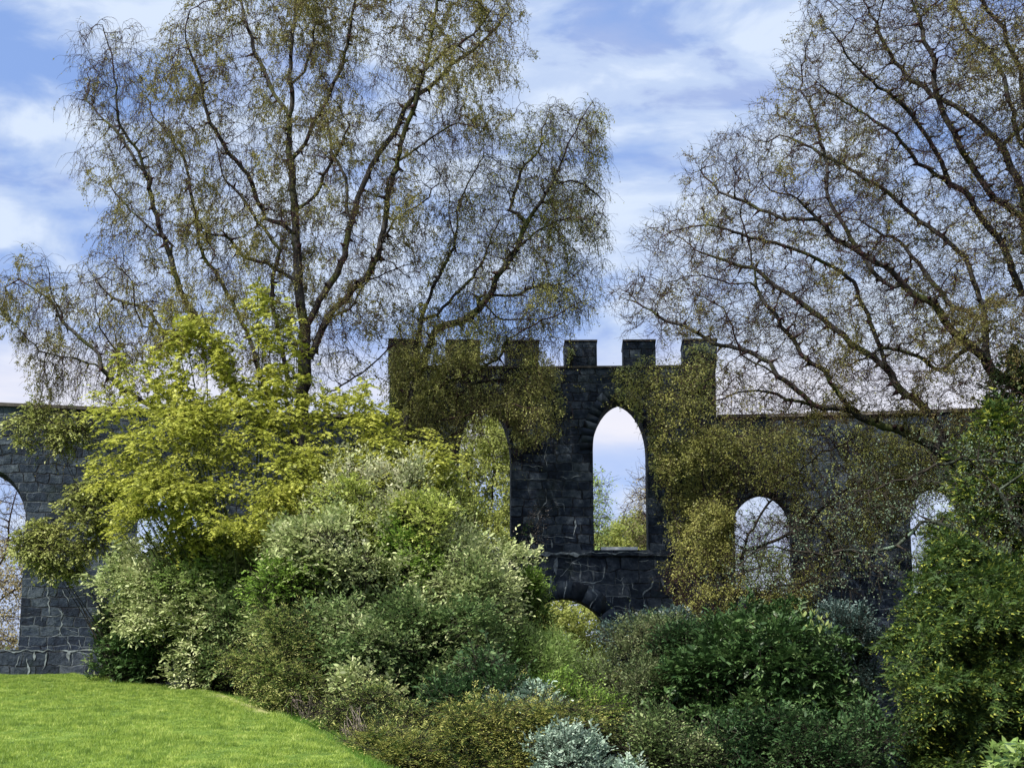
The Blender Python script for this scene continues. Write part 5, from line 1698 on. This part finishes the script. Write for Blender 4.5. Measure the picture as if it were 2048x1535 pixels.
# a low belt of scrub far behind the wall
rng = np.random.default_rng(90)
n = 9000
x = rng.uniform(-45, 45, n)
y = 66 + rng.uniform(-3, 3, n) + np.abs(x) * 0.1
top = -1.5 + 2.4 * vnoise(np.stack([x, 0 * x, 0 * x], -1), 0.25, 9) + 1.2 * vnoise(np.stack([x, y, 0 * x], -1), 0.9, 8)
z = ground_z(x, y) + (top - ground_z(x, y)) * rng.uniform(0.1, 1, n) ** 0.6
Pq = np.stack([x, y, z], -1)
pos, ld, ln, D, L = shoots(Pq, rng.normal(0, 1, (n, 3)), rng, 5, 0.5, 0.4, 0.4, 0.2)
o = leaves(pos, ld, ln, 0.22, 0.15, 'rhomb', 'distant_scrub', M['l_bgd'], None)
o['kind'] = 'stuff'
o['label'] = 'low belt of green scrub beyond the wall'
o['category'] = 'scrub'
print('far', round(time.time() - T0, 2))


# ------------------------------------------------------------------ grass
def grass():
    rng = np.random.default_rng(99)
    n = 520000
    Y = 19 + 23.6 * rng.uniform(0, 1, n) ** 1.15
    ex = np.interp(Y, EY, EX)
    left = -0.36 * Y - 2.0
    X = left + (ex + 0.25 - left) * rng.uniform(0, 1, n)
    q = np.stack([X, Y, 0 * X], -1)
    hn = vnoise(q * np.array([1, 0.7, 1]), 3.0, 2) * 0.6 + vnoise(q, 0.8, 3) * 0.5
    tuft = np.clip(vnoise(q * np.array([1, 0.8, 1]), 5.5, 12) * 0.6 + vnoise(q * np.array([1, 0.5, 1]), 2.1, 13) * 0.6 - 0.25, 0.05, 1)
    h = (0.012 + 0.028 * hn + 0.12 * tuft ** 2) * rng.uniform(0.5, 1.3, n)
    w = 0.010 * rng.uniform(0.7, 1.4, n)
    wear = worn(X, Y)
    ok = (rng.uniform(0, 1, n) > wear * 0.9) & ((tuft > 0.16) | (rng.uniform(0, 1, n) < 0.4))
    X, Y, h, w = X[ok], Y[ok], h[ok] * (1 - 0.6 * wear[ok]), w[ok]
    n = len(X)
    z = ground_z(X, Y)
    B = np.stack([X, Y, z - 0.004], -1)
    a = rng.uniform(0, 2 * pi, n)
    s = np.stack([np.cos(a), np.sin(a), 0 * a], -1)
    lean = rng.normal(0, 0.45, (n, 3))
    lean[:, 2] = 0
    tip = B + np.stack([0 * h, 0 * h, h], -1) + lean * h[:, None]
    V = np.stack([B - s * w[:, None] / 2, B + s * w[:, None] / 2, tip], 1).reshape(-1, 3)
    F = np.arange(n * 3).reshape(-1, 3)
    gm = leaf_mat('grass_blade', [(0.055, 0.115, 0.018), (0.135, 0.22, 0.034), (0.27, 0.365, 0.06), (0.52, 0.58, 0.18)], 0.35, 0.5, 0.3, 3.2)
    o = mesh_np('lawn_grass', V, [F], gm)
    o['kind'] = 'stuff'
    o['label'] = 'bright green mown grass over the mound'
    o['category'] = 'grass'
    # long unmown grass along the edge
    n = 26000
    Y = rng.uniform(20, 38.5, n)
    ex = np.interp(Y, EY, EX)
    X = ex + 0.15 + np.abs(rng.normal(0, 0.55, n))
    z = ground_z(X, Y)
    q = np.stack([X, Y, 0 * X], -1)
    h = (0.07 + 0.30 * vnoise(q, 1.4, 6)) * rng.uniform(0.5, 1.2, n) * np.clip((X - ex) / 0.7, 0.25, 1)
    B = np.stack([X, Y, z - 0.01], -1)
    D = np.array([0, 0, 1.0]) + rng.normal(0, 0.3, (n, 3))
    gm2 = leaf_mat('long_grass_blade', [(0.04, 0.10, 0.012), (0.08, 0.18, 0.02), (0.14, 0.25, 0.04), (0.28, 0.30, 0.12)], 0.40, 0.5, 0.3, 1.1)
    o = leaves(B, D, rng.normal(0, 1, (n, 3)), h, 0.016, 'needle', 'long_grass', gm2, None)
    o['kind'] = 'stuff'
    o['label'] = 'long unmown grass fringing the lawn edge'
    o['category'] = 'grass'


grass()
print('done', round(time.time() - T0, 2))
